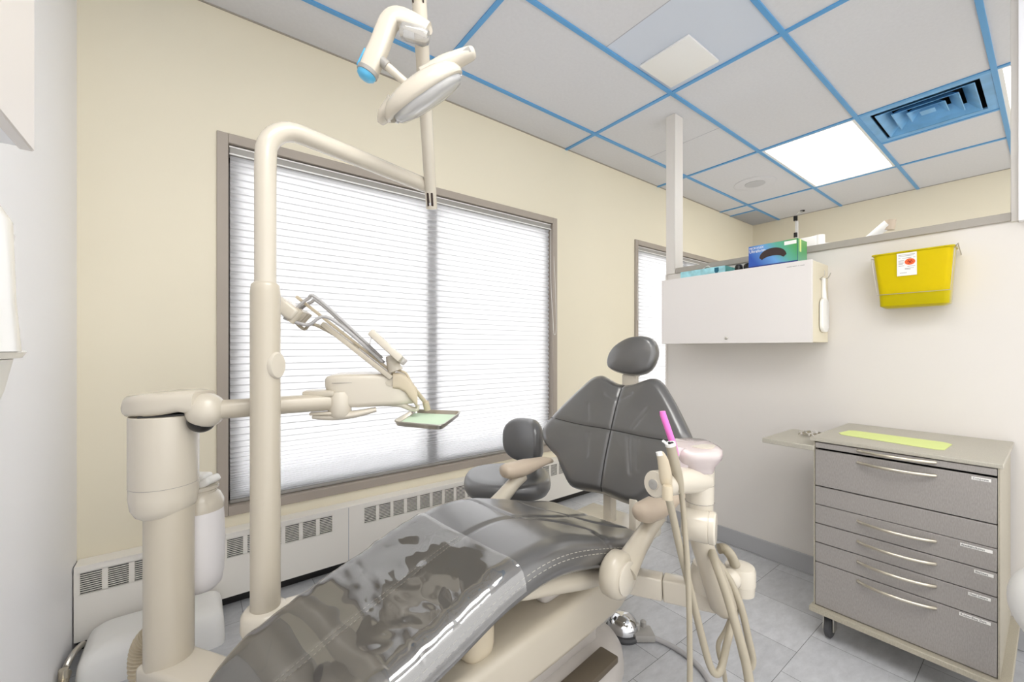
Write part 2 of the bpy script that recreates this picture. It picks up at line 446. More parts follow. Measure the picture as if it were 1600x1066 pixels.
# partition with cap, post and baseboard
PT = 1.661
b = MB(); b.box(XP, XP+0.10, -1.2, 1.585, 0, PT); struct(b.build('wall_partition', M['partition']))
b = MB(); b.box(XP-0.012, XP+0.112, 0.105, 1.52, PT, PT+0.033, 0.002, 1); struct(b.build('trim_1', M['trimgrey']))
b = MB(); b.box(XP-0.008, XP+0.09, 1.525, 1.592, PT, ZC, 0.003, 1); b.box(XP-0.008, XP+0.108, 1.585, 1.597, 0, PT, 0.002, 1)
struct(b.build('trim_2', M['partition']))
b = MB(); b.box(XP-0.006, XP+0.10, 0.085, 0.107, PT-0.004, ZC, 0.002, 1); struct(b.build('trim_3', M['partition']))
b = MB(); b.box(XP-0.040, XP+0.11, -1.2, 0.086, 1.652, ZC); struct(b.build('wall_bulkhead', M['wall_white']))
b = MB(); b.box(XP-0.010, XP, -1.2, 1.585, 0.006, 0.098, 0.003, 1); b.box(XP-0.013, XP, -1.2, 1.585, 0.0, 0.006)
struct(b.build('baseboard_partition', M['base']))

# suspended ceiling
LY = [2.024, 1.419, 0.814, 0.209, -0.396, -1.001]
TX = [-1.36, -0.14, 1.08, 2.30, 3.527, 4.750]
ceil = bpy.data.objects.new('ceiling', None); COL.objects.link(ceil); ceil.location = (2.3, 0.6, ZC); struct(ceil)
bt = MB(); bs = MB(); bsm = MB()
xs = [XL-0.1] + [t for t in TX if t > XL] + [XB]
ys = [YW] + LY
LIGHTS = [(3.527, 4.750, 1.419, 0.814), (3.527, 4.750, 0.209, -0.396), (-0.14, 1.08, 0.814, 0.209), (-0.14, 1.08, -0.396, -1.001)]  # the last two are unseen, added to brighten the near left
VENT = (3.527, 4.140, 0.814, 0.209)
for i in range(len(ys)-1):
    for j in range(len(xs)-1):
        x0, x1, y1, y0 = xs[j], xs[j+1], ys[i], ys[i+1]
        if any(abs(x0-l[0]) < .01 and abs(y1-l[2]) < .01 for l in LIGHTS): continue
        if abs(x0-VENT[0]) < .01 and abs(y1-VENT[2]) < .01: x0 = VENT[1]
        smooth = (abs(x0-1.08) < .01 and abs(y1-1.419) < .01)
        if smooth:
            bt.box(x0, 1.686, y0, y1, ZC, ZC+0.02); bsm.box(1.686, x1, y0, y1, ZC, ZC+0.02); bs.box(1.684, 1.688, y0, y1, ZC-0.0008, ZC)
        else:
            bt.box(x0, x1, y0, y1, ZC, ZC+0.02)
            if abs(x0-2.30) < .01 and abs(y1-2.024) < .01: bs.box(2.934, 2.938, y0, y1, ZC-0.0008, ZC)
bt.build('tile', M['tile'], ceil); bsm.build('smooth_tile', M['tile_smooth'], ceil); bs.build('tile_seam', M['seam'], ceil)
b = MB()
for y in LY: b.box(XL, XB, y-0.012, y+0.012, ZC-0.008, ZC+0.002, 0.001, 1)
for x in TX[1:]: b.box(x-0.012, x+0.012, LY[-1], YW, ZC-0.0078, ZC+0.002)
b.box(4.140-0.012, 4.140+0.012, VENT[3], VENT[2], ZC-0.0076, ZC+0.002)
b.box(4.98, 5.0, 2.024, YW, ZC-0.0076, ZC+0.002)
b.build('grid_bar', M['bluegrid'], ceil)
b = MB(); b.box(XL, XB, YW-0.010, YW, ZC-0.004, ZC+0.002); b.box(XB-0.010, XB, -2.6, YW, ZC-0.004, ZC+0.002); b.build('wall_angle', M['trimgrey'], ceil)
b = MB(); b.box(1.938, 2.242, 1.100, 1.385, ZC-0.012, ZC, 0.003, 2); tag(b.build('access_plate', M['white'], loc=(2.09, 1.24, ZC-0.012)), 'square white cover plate on the smooth bluish ceiling panel', 'cover plate')

DIFF = emis('lamp_diffuser', (255, 252, 246), 3.0)
DIFF_FILL = emis('lamp_diffuser_fill', (255, 253, 249), 7.0)  # stronger glow on the added unseen panels, as fill for the left side
labs = ['bright ceiling light panel above the wall cabinet and yellow bin', 'bright ceiling light panel at the far right, beyond the blue air vent', None, None]
for l, lab in zip(LIGHTS, labs):
    x0, x1, y1, y0 = l
    lab = lab or 'unseen ceiling light panel added to brighten the near end of the room'
    r = thing('ceiling_light', ((x0+x1)/2, (y0+y1)/2, ZC), lab, 'ceiling light', 'ceiling light panels')
    b = MB()
    b.box(x0+0.012, x0+0.034, y0+0.012, y1-0.012, ZC-0.004, ZC+0.03); b.box(x1-0.034, x1-0.012, y0+0.012, y1-0.012, ZC-0.004, ZC+0.03)
    b.box(x0+0.034, x1-0.034, y0+0.012, y0+0.030, ZC-0.004, ZC+0.03); b.box(x0+0.034, x1-0.034, y1-0.030, y1-0.012, ZC-0.004, ZC+0.03)
    b.build('frame', M['white'], r)
    b = MB(); b.box(x0+0.034, x1-0.034, y0+0.030, y1-0.030, ZC+0.004, ZC+0.010); b.build('diffuser', DIFF if x0 > 3 else DIFF_FILL, r)

# blue air vent: square throat with nested sloping louvres
r = thing('air_vent', (3.83, 0.51, ZC), 'blue square air diffuser with nested louvres in the ceiling', 'air vent')
x0, x1, y1, y0 = VENT; cx, cy = (x0+x1)/2, (y0+y1)/2
def sq(hx, hy, z, ox=0, oy=0): return [V(cx+ox-hx, cy+oy-hy, z), V(cx+ox+hx, cy+oy-hy, z), V(cx+ox+hx, cy+oy+hy, z), V(cx+ox-hx, cy+oy+hy, z)]
b = MB(); b.rings([sq(0.292, 0.290, ZC-0.004), sq(0.292, 0.290, ZC+0.006), sq(0.245, 0.245, ZC+0.010), sq(0.245, 0.245, ZC-0.001)], False, False)
b.rings([sq(0.245, 0.245, ZC-0.001), sq(0.292, 0.290, ZC-0.004)], False, False); b.build('frame', M['bluevent'], r, 20)
b = MB(); b.rings([sq(0.25, 0.25, ZC), sq(0.25, 0.25, ZC+0.16), sq(0.01, 0.01, ZC+0.16)], False, True); b.build('throat', M['dark'], r, 20)
for h0, h1, dz in ((0.225, 0.165, 0.0), (0.155, 0.100, 0.004), (0.090, 0.040, 0.008)):
    b = MB(); b.rings([sq(h0, h0, ZC-0.006+dz), sq(h1, h1, ZC+0.045+dz), sq(h1-0.003, h1-0.003, ZC+0.045+dz), sq(h0-0.004, h0-0.004, ZC-0.0075+dz)], False, False)
    b.rings([sq(h0-0.004, h0-0.004, ZC-0.0075+dz), sq(h0, h0, ZC-0.006+dz)], False, False)
    b.build('louvre', M['bluevent'], r, 20)
b = MB(); b.box(cx-0.035, cx+0.035, cy-0.035, cy+0.035, ZC+0.004, ZC+0.010); b.build('centre_plate', M['bluevent'], r)

r = thing('ceiling_speaker', (4.19, 1.72, ZC), 'round flush white speaker with grey grille in the ceiling tile', 'speaker')
b = MB(); b.lathe((4.19, 1.72, ZC-0.0005), (0, 0, -1), [(0.175, 0), (0.175, 0.003), (0.168, 0.006), (0.118, 0.005)], 48); b.build('rim', M['tile'], r)
b = MB(); b.lathe((4.19, 1.72, ZC-0.005), (0, 0, -1), [(0.085, 0), (0.085, 0.003), (0.05, 0.007), (0.0, 0.008)], 40); b.build('grille', M['spk'], r)
r = thing('return_grille', (5.29, 2.17, ZC), 'grey return air grille in the far ceiling corner', 'air vent')
b = MB(); b.box(5.0, 5.585, 2.036, 2.31, ZC-0.006, ZC); b.build('backing', M['trimgrey'], r)
b = MB()
for i in range(22): b.box(5.0+0.0266*i, 5.0+0.0266*i+0.012, 2.036, 2.31, ZC-0.010, ZC-0.005)
b.build('slat', M['spk'], r)

# ------------------------------------------------------------------ baseboard heater
HF = 2.24
hx0, hx1 = XL+0.004, XB-0.01
r = thing('baseboard_heater', (1.0, HF, 0), 'long cream baseboard heater with slotted grilles below the windows', 'heater')
GR = [(-0.355, 0.565), (0.71, 1.83), (1.98, 3.10)]
b = MB()
b.box(hx0, hx1, HF, HF+0.006, 0.055, 0.232); b.box(hx0, hx1, HF, HF+0.006, 0.313, 0.334)
prev = hx0
for g0, g1 in GR: b.box(prev, g0, HF, HF+0.006, 0.232, 0.313); prev = g1
b.box(prev, hx1, HF, HF+0.006, 0.232, 0.313)
b.box(hx0, hx1, HF, YW-0.001, 0.334, 0.340, 0.001, 1); b.build('cover', M['heater'], r)
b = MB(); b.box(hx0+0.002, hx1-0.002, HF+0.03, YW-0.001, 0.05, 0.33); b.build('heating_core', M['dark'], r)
for xx in (0.637, 1.905, 3.17):
    b = MB(); b.box(xx-0.0012, xx+0.0012, HF-0.0008, HF, 0.055, 0.334); b.build('joint', M['seam'], r)
b = MB(); b.box(hx0, hx1, HF+0.05, YW-0.001, 0.0, 0.05); b.build('heater_gap_shade', M['black'], r)  # black strip stands in for the shadow in the gap under the heater
for g0, g1 in GR:
    b = MB(); n = 11
    for i in range(n):
        z = 0.232 + (0.313-0.232)*i/(n-1); b.box(g0, g1, HF, HF+0.005, z-0.0014, z+0.0014)
    k = round((g1-g0)/0.079)
    for i in range(k+1):
        x = g0 + (g1-g0)*i/k; b.box(x-0.0085, x+0.0085, HF+0.0002, HF+0.005, 0.232, 0.313)
    b.build('grille', M['heater'], r)

# ------------------------------------------------------------------ wall cabinet and what is on it
CX, CY0, CY1, CZ0, CZ1 = 2.312, 0.694, 1.479, 1.196, 1.583
r = thing('wall_cabinet', (2.42, 1.09, CZ0), 'white flat-fronted wall cabinet hung on the partition', 'cabinet')
b = MB(); b.box(CX, XP-0.001, CY0, CY1, CZ0, CZ1, 0.002, 1); b.build('body', M['cabside'], r)
b = MB(); b.box(CX-0.018, CX-0.001, CY0-0.001, CY1+0.001, CZ0-0.002, CZ1+0.002, 0.0015, 1); d = b.build('door', M['cabinet'], r)
b = MB(); b.lathe((CX-0.018, 1.087, 1.222), (-1, 0, 0), [(0.008, 0), (0.008, 0.003), (0.006, 0.0045), (0.0, 0.0045)], 16); b.box(CX-0.026, CX-0.022, 1.074, 1.090, 1.221, 1.223); b.build('lock', M['steel'], d)
b = MB()
yy = 0.797
for wd in (0.022, 0.020, 0.006, 0.018): b.box(CX-0.0186, CX-0.018, yy-wd, yy, 1.561, 1.5632); yy -= wd+0.003
b.build('faint_lettering', M['inkgrey'], d)

gx0, gx1, gy0, gy1, gz0, gz1 = 2.302, 2.422, 0.752, 0.976, CZ1+0.002, CZ1+0.114
r = thing('glove_box', ((gx0+gx1)/2, (gy0+gy1)/2, gz0), 'blue and green glove box with an oval opening on the cabinet', 'glove box')
b = MB(); b.box(gx0, gx1, gy0, gy1, gz0, gz1, 0.001, 1); b.build('carton', M['glovebox'], r)
b = MB(); pts = []
for i in range(25): t = PI*(0.04 + 0.92*i/24); pts.append((-0.062*math.cos(t), 0.052*math.sin(t)**0.8 - 0.026))
for i in range(1, 20): t = PI*(0.96 - 0.92*i/20); pts.append((-0.050*math.cos(t), 0.020*math.sin(t) - 0.033))
b.prism((gx0-0.0008, 0.862, gz0+0.060), (0, -1, 0), (0, 0, 1), pts, 0.0006, up=(-1, 0, 0)); b.build('opening', M['brown'], r)
b = MB(); b.box(gx0-0.0006, gx0, gy0, gy1, gz0, gz0+0.007); b.box(gx0-0.0006, gx0, gy0, gy0+0.0015, gz0, gz1); b.build('dark_border', M['navy'], r)
b = MB(); b.box(gx0-0.0008, gx0, gy0+0.006, gy0+0.058, gz1-0.024, gz1-0.006); b.build('white_panel', M['paper'], r)
b = MB(); b.box(gx0+0.02, gx0+0.04, gy0-0.001, gy0, gz0+0.05, gz0+0.112); b.build('yellow_side_tab', M['greenpaper'], r)
text('brand_lettering', 'MICROFLEX', 0.0150, (gx0-0.0006, gy1-0.004, gz1-0.018), (0, -1, 0), (0, 0, 1), M['paper'], r, sx=0.86)
text('product_lettering', 'Ultraform', 0.0225, (gx0-0.0006, gy1-0.003, gz1-0.036), (0, -1, 0), (0, 0, 1), M['paper'], r, sx=0.86)

r = thing('tissue_box', (2.40, 1.24, CZ1), 'pale blue tissue box lying on the wall cabinet by the post', 'tissue box')
b = MB(); b.box(2.345, 2.465, 1.118, 1.385, CZ1+0.001, CZ1+0.046, 0.001, 1); b.build('carton', M['tissuebox'], r)
b = MB(); b.box(2.346, 2.464, 1.1165, 1.118, CZ1+0.002, CZ1+0.045); b.build('green_end', M['tissueend'], r)
b = MB(); b.prism((2.3448, 1.165, CZ1+0.025), (0, -1, 0), (0, 0, 1), [(-0.012, 0.016), (0.012, 0.016), (0.012, -0.004), (0.006, -0.014), (0, -0.017), (-0.006, -0.014), (-0.012, -0.004)], 0.0008, up=(-1, 0, 0)); b.build('shield_emblem', M['teal'], r)
b = MB(); rows = []
for i in range(9):
    row = []
    for j in range(9):
        u = (i-4)/4; v = (j-4)/4
        row.append(V(2.405+0.025*v*(1-0.5*abs(u)), 1.245+0.045*u, CZ1+0.047+0.026*max(0, 1-abs(u))*(1-0.45*abs(v))+0.004*math.sin(5*u+3*v)))
    rows.append(row)
b.grid(rows); b.build('tissue', M['tissue'], r)
for (x, y, rr, lab) in ((2.37, 1.055, 0.020, 'smaller black rounded cap on the cabinet, next to the tissue box'), (2.375, 1.004, 0.027, 'larger black rounded cap on the cabinet, next to the glove box')):
    b = MB(); b.lathe((x, y, CZ1), (0, 0, 1), [(rr, 0), (rr, 0.024), (rr*0.94, 0.034), (rr*0.7, 0.042), (0.0, 0.045)], 24)
    tag(b.build('black_cap', M['black'], loc=(x, y, CZ1)), lab, 'bottle cap', 'black caps on the cabinet')

# hook and hand mirror on the cabinet's side
r = thing('coat_hook', (2.42, CY0, 1.50), 'small bent wire hook on the side of the wall cabinet', 'hook')
b = MB(); b.tube([(2.395, CY0-0.022, 1.540), (2.397, CY0-0.020, 1.515), (2.40, CY0-0.004, 1.503), (2.43, CY0-0.003, 1.503), (2.455, CY0-0.02, 1.512), (2.468, CY0-0.026, 1.535)], 0.0022, 8, smooth=5); b.build('wire', M['steel'], r)
r = thing('hand_mirror', (2.43, CY0-0.012, 1.26), 'white paddle hand mirror hanging by its handle on the cabinet side', 'hand mirror')
b = MB(); b.prism((2.432, CY0-0.003, 1.33), (1, 0, 0), (0, 0, 1), rrect(-0.045, 0.045, -0.085, 0.080, 0.035), 0.016, 0.005, 2, up=(0, -1, 0)); b.build('paddle', M['white'], r)
b = MB(); b.tube([(2.432, CY0-0.010, 1.40), (2.432, CY0-0.008, 1.46), (2.430, CY0-0.008, 1.508)], [0.012, 0.009, 0.009], 10); b.build('handle', M['white'], r)

# ------------------------------------------------------------------ sharps container
r = thing('sharps_container', (2.45, 0.38, 1.343), 'yellow see-through sharps bin hung on the partition in a wire bracket', 'sharps bin')
def ring(x0, x1, y0, y1, z, rad=0.018): return [V(p[0], p[1], z) for p in rrect(x0, x1, y0, y1, rad, 4)]
b = MB(); b.rings([ring(2.425, 2.495, 0.275, 0.462, 1.343), ring(2.412, 2.508, 0.261, 0.476, 1.352), ring(2.409, 2.511, 0.258, 0.478, 1.40), ring(2.400, 2.517, 0.248, 0.496, 1.574), ring(2.395, 2.519, 0.243, 0.502, 1.576), ring(2.395, 2.519, 0.243, 0.502, 1.581), ring(2.400, 2.515, 0.25, 0.494, 1.581)], True, True)
b.build('bin', M['yellow'], r)
b = MB(); b.rings([ring(2.416, 2.505, 0.266, 0.470, 1.403), ring(2.408, 2.511, 0.256, 0.487, 1.572)], True, True); b.build('inner_liner', M['liner'], r)
b = MB()
for i in range(60):
    y = 0.29+0.16*random.random(); x = 2.425+0.06*random.random(); z = 1.356+0.022*random.random()
    a = random.random()*PI; l = 0.012+0.012*random.random()
    b.tube([(x-l*0.4*math.cos(a), y-l*math.sin(a), z), (x+l*0.4*math.cos(a), y+l*math.sin(a), z+0.004)], 0.003, 6)
o = b.build('used_sharps', M['clutter'], r); o['kind'] = 'stuff'
b = MB(); b.tube([(2.396, 0.250, 1.572), (2.402, 0.484, 1.40)] if False else [(2.525, 0.500, 1.57), (2.40, 0.500, 1.565), (2.404, 0.482, 1.402), (2.404, 0.256, 1.402), (2.396, 0.244, 1.565), (2.43, 0.238, 1.588), (2.525, 0.238, 1.555)], 0.0018, 8); b.build('wire_bracket', M['steel'], r)
sl = Vector((0.009, 0, 0.171)).normalized(); 
lab0 = V(2.3995, 0.384, 1.524)
tilt = Vector((-0.051, 0, 1)).normalized()
b = MB(); b.prism(lab0, (0, -1, 0), tilt, [(-0.031, -0.048), (0.031, -0.048), (0.031, 0.048), (-0.031, 0.048)], 0.0006, up=(-1, 0, 0)); lb = b.build('warning_label', M['paper'], r)
b = MB()
for k, (u0, u1, v0) in enumerate(((-0.026, 0.026, 0.040), (-0.026, 0.022, 0.035), (-0.026, -0.020, 0.026), (0.020, 0.027, 0.026), (-0.014, 0.015, 0.0262), (-0.026, -0.008, 0.016), (-0.026, -0.010, 0.011), (-0.026, -0.009, 0.006), (-0.026, -0.012, 0.001), (-0.026, -0.008, -0.006), (0.002, 0.026, -0.010), (-0.006, 0.022, -0.018), (-0.006, 0.012, -0.022), (-0.022, 0.0, -0.036))):
    b.prism(lab0+V(-0.0006, 0, 0)+tilt*v0, (0, -1, 0), tilt, [(u0, -0.0009), (u1, -0.0009), (u1, 0.0009), (u0, 0.0009)], 0.0003, up=(-1, 0, 0))
b.build('fine_print', M['inkgrey'], lb)
bo = lab0+V(-0.0007, 0, 0)+Vector((0, -1, 0))*0.010+tilt*0.009
b = MB(); b.prism(bo, (0, -1, 0), tilt, [(0.0165*math.cos(2*PI*i/32), 0.0135*math.sin(2*PI*i/32)) for i in range(32)], 0.0004, up=(-1, 0, 0)); b.build('orange_disc', M['orange'], lb)
b = MB()
for k in range(3):
    a = PI/2 + 2*PI*k/3; c = (0.0058*math.cos(a), 0.0050*math.sin(a)); R1, R0 = 0.0056, 0.0034
    arc = [a+math.radians(-130+260*i/18) for i in range(19)]
    arc = [q+PI for q in arc] if False else [a - math.radians(40) + math.radians(0) if False else q for q in arc]
    pts = [(c[0]+R1*math.cos(q+PI), c[1]+R1*math.sin(q+PI)*0.85) for q in arc] + [(c[0]+R0*math.cos(q+PI), c[1]+R0*math.sin(q+PI)*0.85) for q in reversed(arc)]
    for i in range(18):
        b.prism(bo+V(-0.0004, 0, 0), (0, -1, 0), tilt, [pts[i], pts[i+1], pts[36-i], pts[37-i]], 0.0003, up=(-1, 0, 0))
b.prism(bo+V(-0.0004, 0, 0), (0, -1, 0), tilt, [(0.0022*math.cos(2*PI*i/12), 0.0019*math.sin(2*PI*i/12)) for i in range(12)], 0.0003, up=(-1, 0, 0))
b.build('biohazard_symbol', M['red'], lb)

# ------------------------------------------------------------------ storage cart
r = thing('storage_cart', (2.26, 0.352, 0), 'grey laminate drawer cart on casters against the partition', 'drawer cart')
kx0, kx1, ky0, ky1 = 2.012, 2.495, 0.112, 0.592
b = MB(); b.box(2.036, kx1, ky0, ky1, 0.128, 0.789); b.build('inner_box', M['black'], r)
b = MB(); b.box(2.0, kx1+0.004, ky0-0.006, ky0-0.0015, 0.128, 0.790); b.build('side_panel', M['lamside'], r)
b = MB(); b.box(2.0, kx1+0.004, ky1+0.0015, ky1+0.006, 0.128, 0.790); b.build('side_panel', M['lamside'], r)
b = MB(); b.box(1.994, 2.520, 0.098, 0.612, 0.790, 0.804, 0.002, 1); b.build('worktop', M['lamtop'], r)
b = MB(); b.box(1.972, 2.52, 0.082, 0.606, 0.108, 0.128, 0.002, 1); b.build('bottom_board', M['lamside'], r)
b = MB(); b.box(1.985, 2.33, 0.594, 0.785, 0.752, 0.772, 0.002, 1); b.build('side_shelf', M['lamtop'], r)
DR = [(0.765, 0.7865, 0.7905, None), (0.6135, 0.7575, 0.734, ('Composite', 0.166, 0.124, 0.752, 0.742)), (0.5375, 0.6095, None, None), (0.462, 0.5355, 0.511, ('Anesthetic/Suction', 0.191, 0.121, 0.528, 0.518)),
      (0.385, 0.459, 0.434, ('Bibs/Liners', 0.160, 0.119, 0.4525, 0.4425)), (0.306, 0.382, 0.358, ('Head Covers', 0.173, 0.125, 0.375, 0.365)), (0.131, 0.303, 0.284, ('Rubber/Easy Dam', 0.193, 0.125, 0.299, 0.289))]
for i, (z0, z1, hz, lb) in enumerate(DR):
    b = MB(); b.box(1.998, 2.011, ky0, ky1, z0, z1, 0.0015, 1); d = b.build('drawer', M['lam'], r)
    if hz:
        hz2 = min(hz, 0.779)
        b = MB(); P = []
        for k in range(21):
            u = k/20; P.append(V(1.996-0.028*math.sin(PI*u)**0.7, 0.456-0.208*u, hz2))
        b.tube([V(2.0, 0.456, hz2)] + P + [V(2.0, 0.248, hz2)], 0.0042, 10, flat=(1.3, (0, 0, 1))); b.build('handle', M['satin'], d)
    if lb:
        t, y1, y0, za, zb = lb
        b = MB(); b.box(1.9974, 1.9982, y0, y1, zb, za); s = b.build('label_strip', M['paper'], d)
        text('lettering', t, 0.0092, (1.9972, y1-0.0025, zb+0.0022), (0, -1, 0), (0, 0, 1), M['ink'], s, sx=(y1-y0-0.005)/(len(t)*0.0092*0.535))
def caster(x, y, parent, rr=0.042):
    b = MB(); b.lathe((x, y-0.011, rr), (0, 1, 0), [(rr-0.006, 0), (rr, 0.004), (rr, 0.018), (rr-0.006, 0.022)], 24); wv = b.build('caster', M['dgrey'], parent)
    b = MB(); b.box(x-0.018, x+0.018, y-0.019, y-0.014, rr-0.01, 0.096); b.box(x-0.018, x+0.018, y+0.014, y+0.019, rr-0.01, 0.096); b.box(x-0.03, x+0.03, y-0.03, y+0.03, 0.092, 0.108); b.build('fork', M['steel'], wv)
for x, y in ((2.04, 0.555), (2.04, 0.135), (2.45, 0.555), (2.45, 0.135)): caster(x, y, r)
b = MB(); b.prism((0, 0, 0.8045), (1, 0, 0), (0, 1, 0), [(2.150, 0.545), (2.185, 0.563), (2.285, 0.552), (2.300, 0.535), (2.290, 0.262), (2.262, 0.236), (2.115, 0.240), (2.100, 0.262)], 0.0012)
tag(b.build('tray_paper', M['greenpaper'], loc=(2.2, 0.4, 0.8045)), 'yellow-green paper tray liner lying on the drawer cart', 'paper')
b = MB()
rows = [[V(2.16+0.10*i/10 , 0.620+0.085*j/10, 0.7735+0.012*abs(math.sin(2.1*i+1.3*j))+0.006*math.sin(i*0.9)) for j in range(11)] for i in range(11)]
b.grid(rows); tag(b.build('plastic_wrap', M['lens'], loc=(2.21, 0.66, 0.773)), 'crumpled clear plastic wrap on the cart side shelf', 'plastic wrap')

# ------------------------------------------------------------------ dental chair (local frame: s towards the head, t towards the camera side)
CH = math.radians(7); CO = V(0.83, 1.07, 0); CA = V(math.cos(CH), math.sin(CH), 0); CT = V(math.sin(CH), -math.cos(CH), 0)
def W(s, t, z): return CO + CA*s + CT*t + V(0, 0, z)
chair = thing('dental_chair', (0.83, 1.07, 0), 'reclining dental chair in charcoal upholstery with cream base and armrests', 'dental chair')

def interp(tab, x):
    if x <= tab[0][0]: return tab[0][1]
    for (x0, y0), (x1, y1) in zip(tab, tab[1:]):
        if x <= x1:
            u = (x-x0)/(x1-x0); return y0+(y1-y0)*u
    return tab[-1][1]
def smoothtab(tab, n=6):
    P = spline([V(a, c, 0) for a, c in tab], n); return [(p.x, p.y) for p in P]
PROF = smoothtab([(-0.83, 0.405), (-0.70, 0.468), (-0.525, 0.531), (-0.405, 0.568), (-0.267, 0.612), (-0.13, 0.631), (0.0, 0.618), (0.176, 0.573), (0.287, 0.538), (0.37, 0.518), (0.44, 0.505)])
WID = smoothtab([(-0.83, 0.235), (-0.6, 0.243), (-0.3, 0.250), (0.0, 0.262), (0.2, 0.272), (0.32, 0.265), (0.44, 0.25)])
S0, S1 = -0.84, 0.445
def half_w(s):
    wv = interp(WID, s); 
    d0 = s - S0; d1 = S1 - s
    if d0 < 0.17: q = 1-d0/0.17; wv *= max(0.0, 1-q**2.6)**(1/2.6)
    if d1 < 0.11: q = 1-d1/0.11; wv *= max(0.0, 1-q**3.2)**(1/3.2)
    return max(wv, 0.03)
def seglist(pts): return [(V(a[0], a[1], 0), V(c[0], c[1], 0)) for a, c in zip(pts, pts[1:])]
def curve2(pts, k=6): return [(p.x, p.y) for p in spline([V(a, c, 0) for a, c in pts], k)]
SEAMS = []
for c in ([(-0.84, 0), (-0.5, 0), (-0.232, 0.0), (-0.1, 0.0), (0, 0), (0.09, 0.012), (0.18, 0.022), (0.283, 0.003), (0.36, 0.0), (0.44, 0.0)],
          [(-0.06, -0.30), (-0.015, -0.19), (0, 0), (0.09, 0.055), (0.20, 0.14), (0.16, 0.21), (0.13, 0.30)],
          [(0.19, -0.30), (0.226, -0.192), (0.283, 0.003), (0.36, 0.12), (0.42, 0.19)],
          [(-0.44, -0.28), (-0.445, -0.231), (-0.462, 0.0), (-0.492, 0.24), (-0.50, 0.28)]):
    SEAMS += seglist(curve2(c))
def dseg(p, segs):
    best = 9
    for a, c in segs:
        ab = c-a; u = max(0, min(1, (p-a).dot(ab)/max(ab.length_squared, 1e-9))); d = (p-(a+ab*u)).length
        if d < best: best = d
    return best
def seat_ring(s, off=0.0, thick=0.092, seam=True, wr=None, n_top=46):
    z = interp(PROF, s); hw = half_w(s)
    d0 = s-S0; d1 = S1-s; k = 1.0
    zd = 0.0
    if d0 < 0.05: zd = 0.05*(1-math.sqrt(max(0, 1-(1-d0/0.05)**2)))
    if d1 < 0.05: zd = 0.05*(1-math.sqrt(max(0, 1-(1-d1/0.05)**2)))
    th = thick
    e = min(0.062, hw*0.6); pts = []
    side = [(-hw+0.045, -th), (-hw+0.018, -th+0.004), (-hw+0.004, -0.072), (-hw, -0.055), (-hw+0.003, -0.036), (-hw+0.010, -0.022), (-hw+0.022, -0.010), (-hw+0.038, -0.003)]
    tops = [(-hw+e + (2*hw-2*e)*i/(n_top-1), 0.0) for i in range(n_top)]
    left = side + tops; full = left + [(-a, c) for a, c in reversed(side)]
    out = []
    for t, dz in full:
        dzz = dz
        if dz > -0.03:
            dzz += 0.007*(abs(t)/max(hw, 0.05))**2 * (1 if dz == 0 else 0.8)
            if seam: dzz -= 0.0075*math.exp(-(dseg(V(s, t, 0), SEAMS)/0.0075)**2)
            if s > 0.02: dzz += 0.010*math.sin(min(1, (s-0.02)/0.4)*PI)*(math.cos(t/0.27*PI*1.6)-0.6)*0.55
        if dz <= -0.05 and dz > -0.09: dzz = dz
        tt = t; zz = z-zd*(1 if dz > -0.05 else 0)+dzz
        if off:
            nx = 0 if dz == 0 else (1 if t > 0 else -1)*(0.4 if dz > -0.03 else 1)
            tt += nx*off; zz += off*(1 if dz > -0.03 else 0.2)
            if wr: 
                q = wr(s, t); zz += q if dz > -0.03 else 0; tt += nx*q*0.5
        out.append(W(s, tt, zz))
    return out
b = MB(); NS = 190
rings = []
for i in range(NS+1):
    u = i/NS; s = S0+0.0006+(S1-S0-0.0012)*(0.5-0.5*math.cos(PI*u))*0.35 + (S1-S0-0.0012)*u*0.65
    rings.append(seat_ring(s))
b.rings(rings); sc_o = b.build('seat_cushion', M['leather'], chair, 60)
def seat_z(s, t):
    hw = half_w(s); z = interp(PROF, s)+0.007*(abs(t)/max(hw, 0.05))**2-0.0075
    if s > 0.02: z += 0.010*math.sin(min(1, (s-0.02)/0.4)*PI)*(math.cos(t/0.27*PI*1.6)-0.6)*0.55
    return z
for c in ([(-0.20, 0.0), (-0.1, 0.0), (0, 0), (0.09, 0.012), (0.18, 0.022), (0.283, 0.003), (0.36, 0.0), (0.41, 0.0)],
          [(-0.04, -0.215), (-0.015, -0.17), (0, 0), (0.09, 0.055), (0.19, 0.13), (0.17, 0.19), (0.15, 0.215)],
          [(0.218, -0.21), (0.226, -0.17), (0.283, 0.003), (0.36, 0.12), (0.40, 0.165)]):
    b = MB(); b.tube([W(x, y, seat_z(x, y)+0.0008) for x, y in curve2(c, 10)], 0.0014, 8); b.build('seam', M['seamdark'], sc_o)
# stitched threads
b = MB()
def dash(pts, r=0.0011, on=0.006, gap=0.004, lift=0.0006):
    L = 0; P = [Vector(p) for p in pts]; acc = []
    for a, c in zip(P, P[1:]):
        n = max(1, int((c-a).length/(on+gap)))
        for k in range(n):
            p = a+(c-a)*(k/n); q = a+(c-a)*((k+0.6)/n); b.tube([p+V(0, 0, lift), q+V(0, 0, lift)], r, 5)
dash([W(s, 0.0085, interp(PROF, s)-0.0005) for s in [-0.80+0.02*i for i in range(30)]])
for tt in (-0.008,): dash([W(s, tt, interp(PROF, s)-0.001) for s in [-0.80+0.02*i for i in range(30)]])
b.build('stitching', M['thread'], chair)
b = MB()
for off in (0.0, 0.012):
    pts = []
    for i in range(60):
        s = -0.74+1.09*i/59; hw = half_w(s); pts.append(W(s, hw-0.0065+0.004*(off > 0), interp(PROF, s)-0.027-off))
    dash(pts, 0.0009)
b.build('stitching', M['thread'], chair)

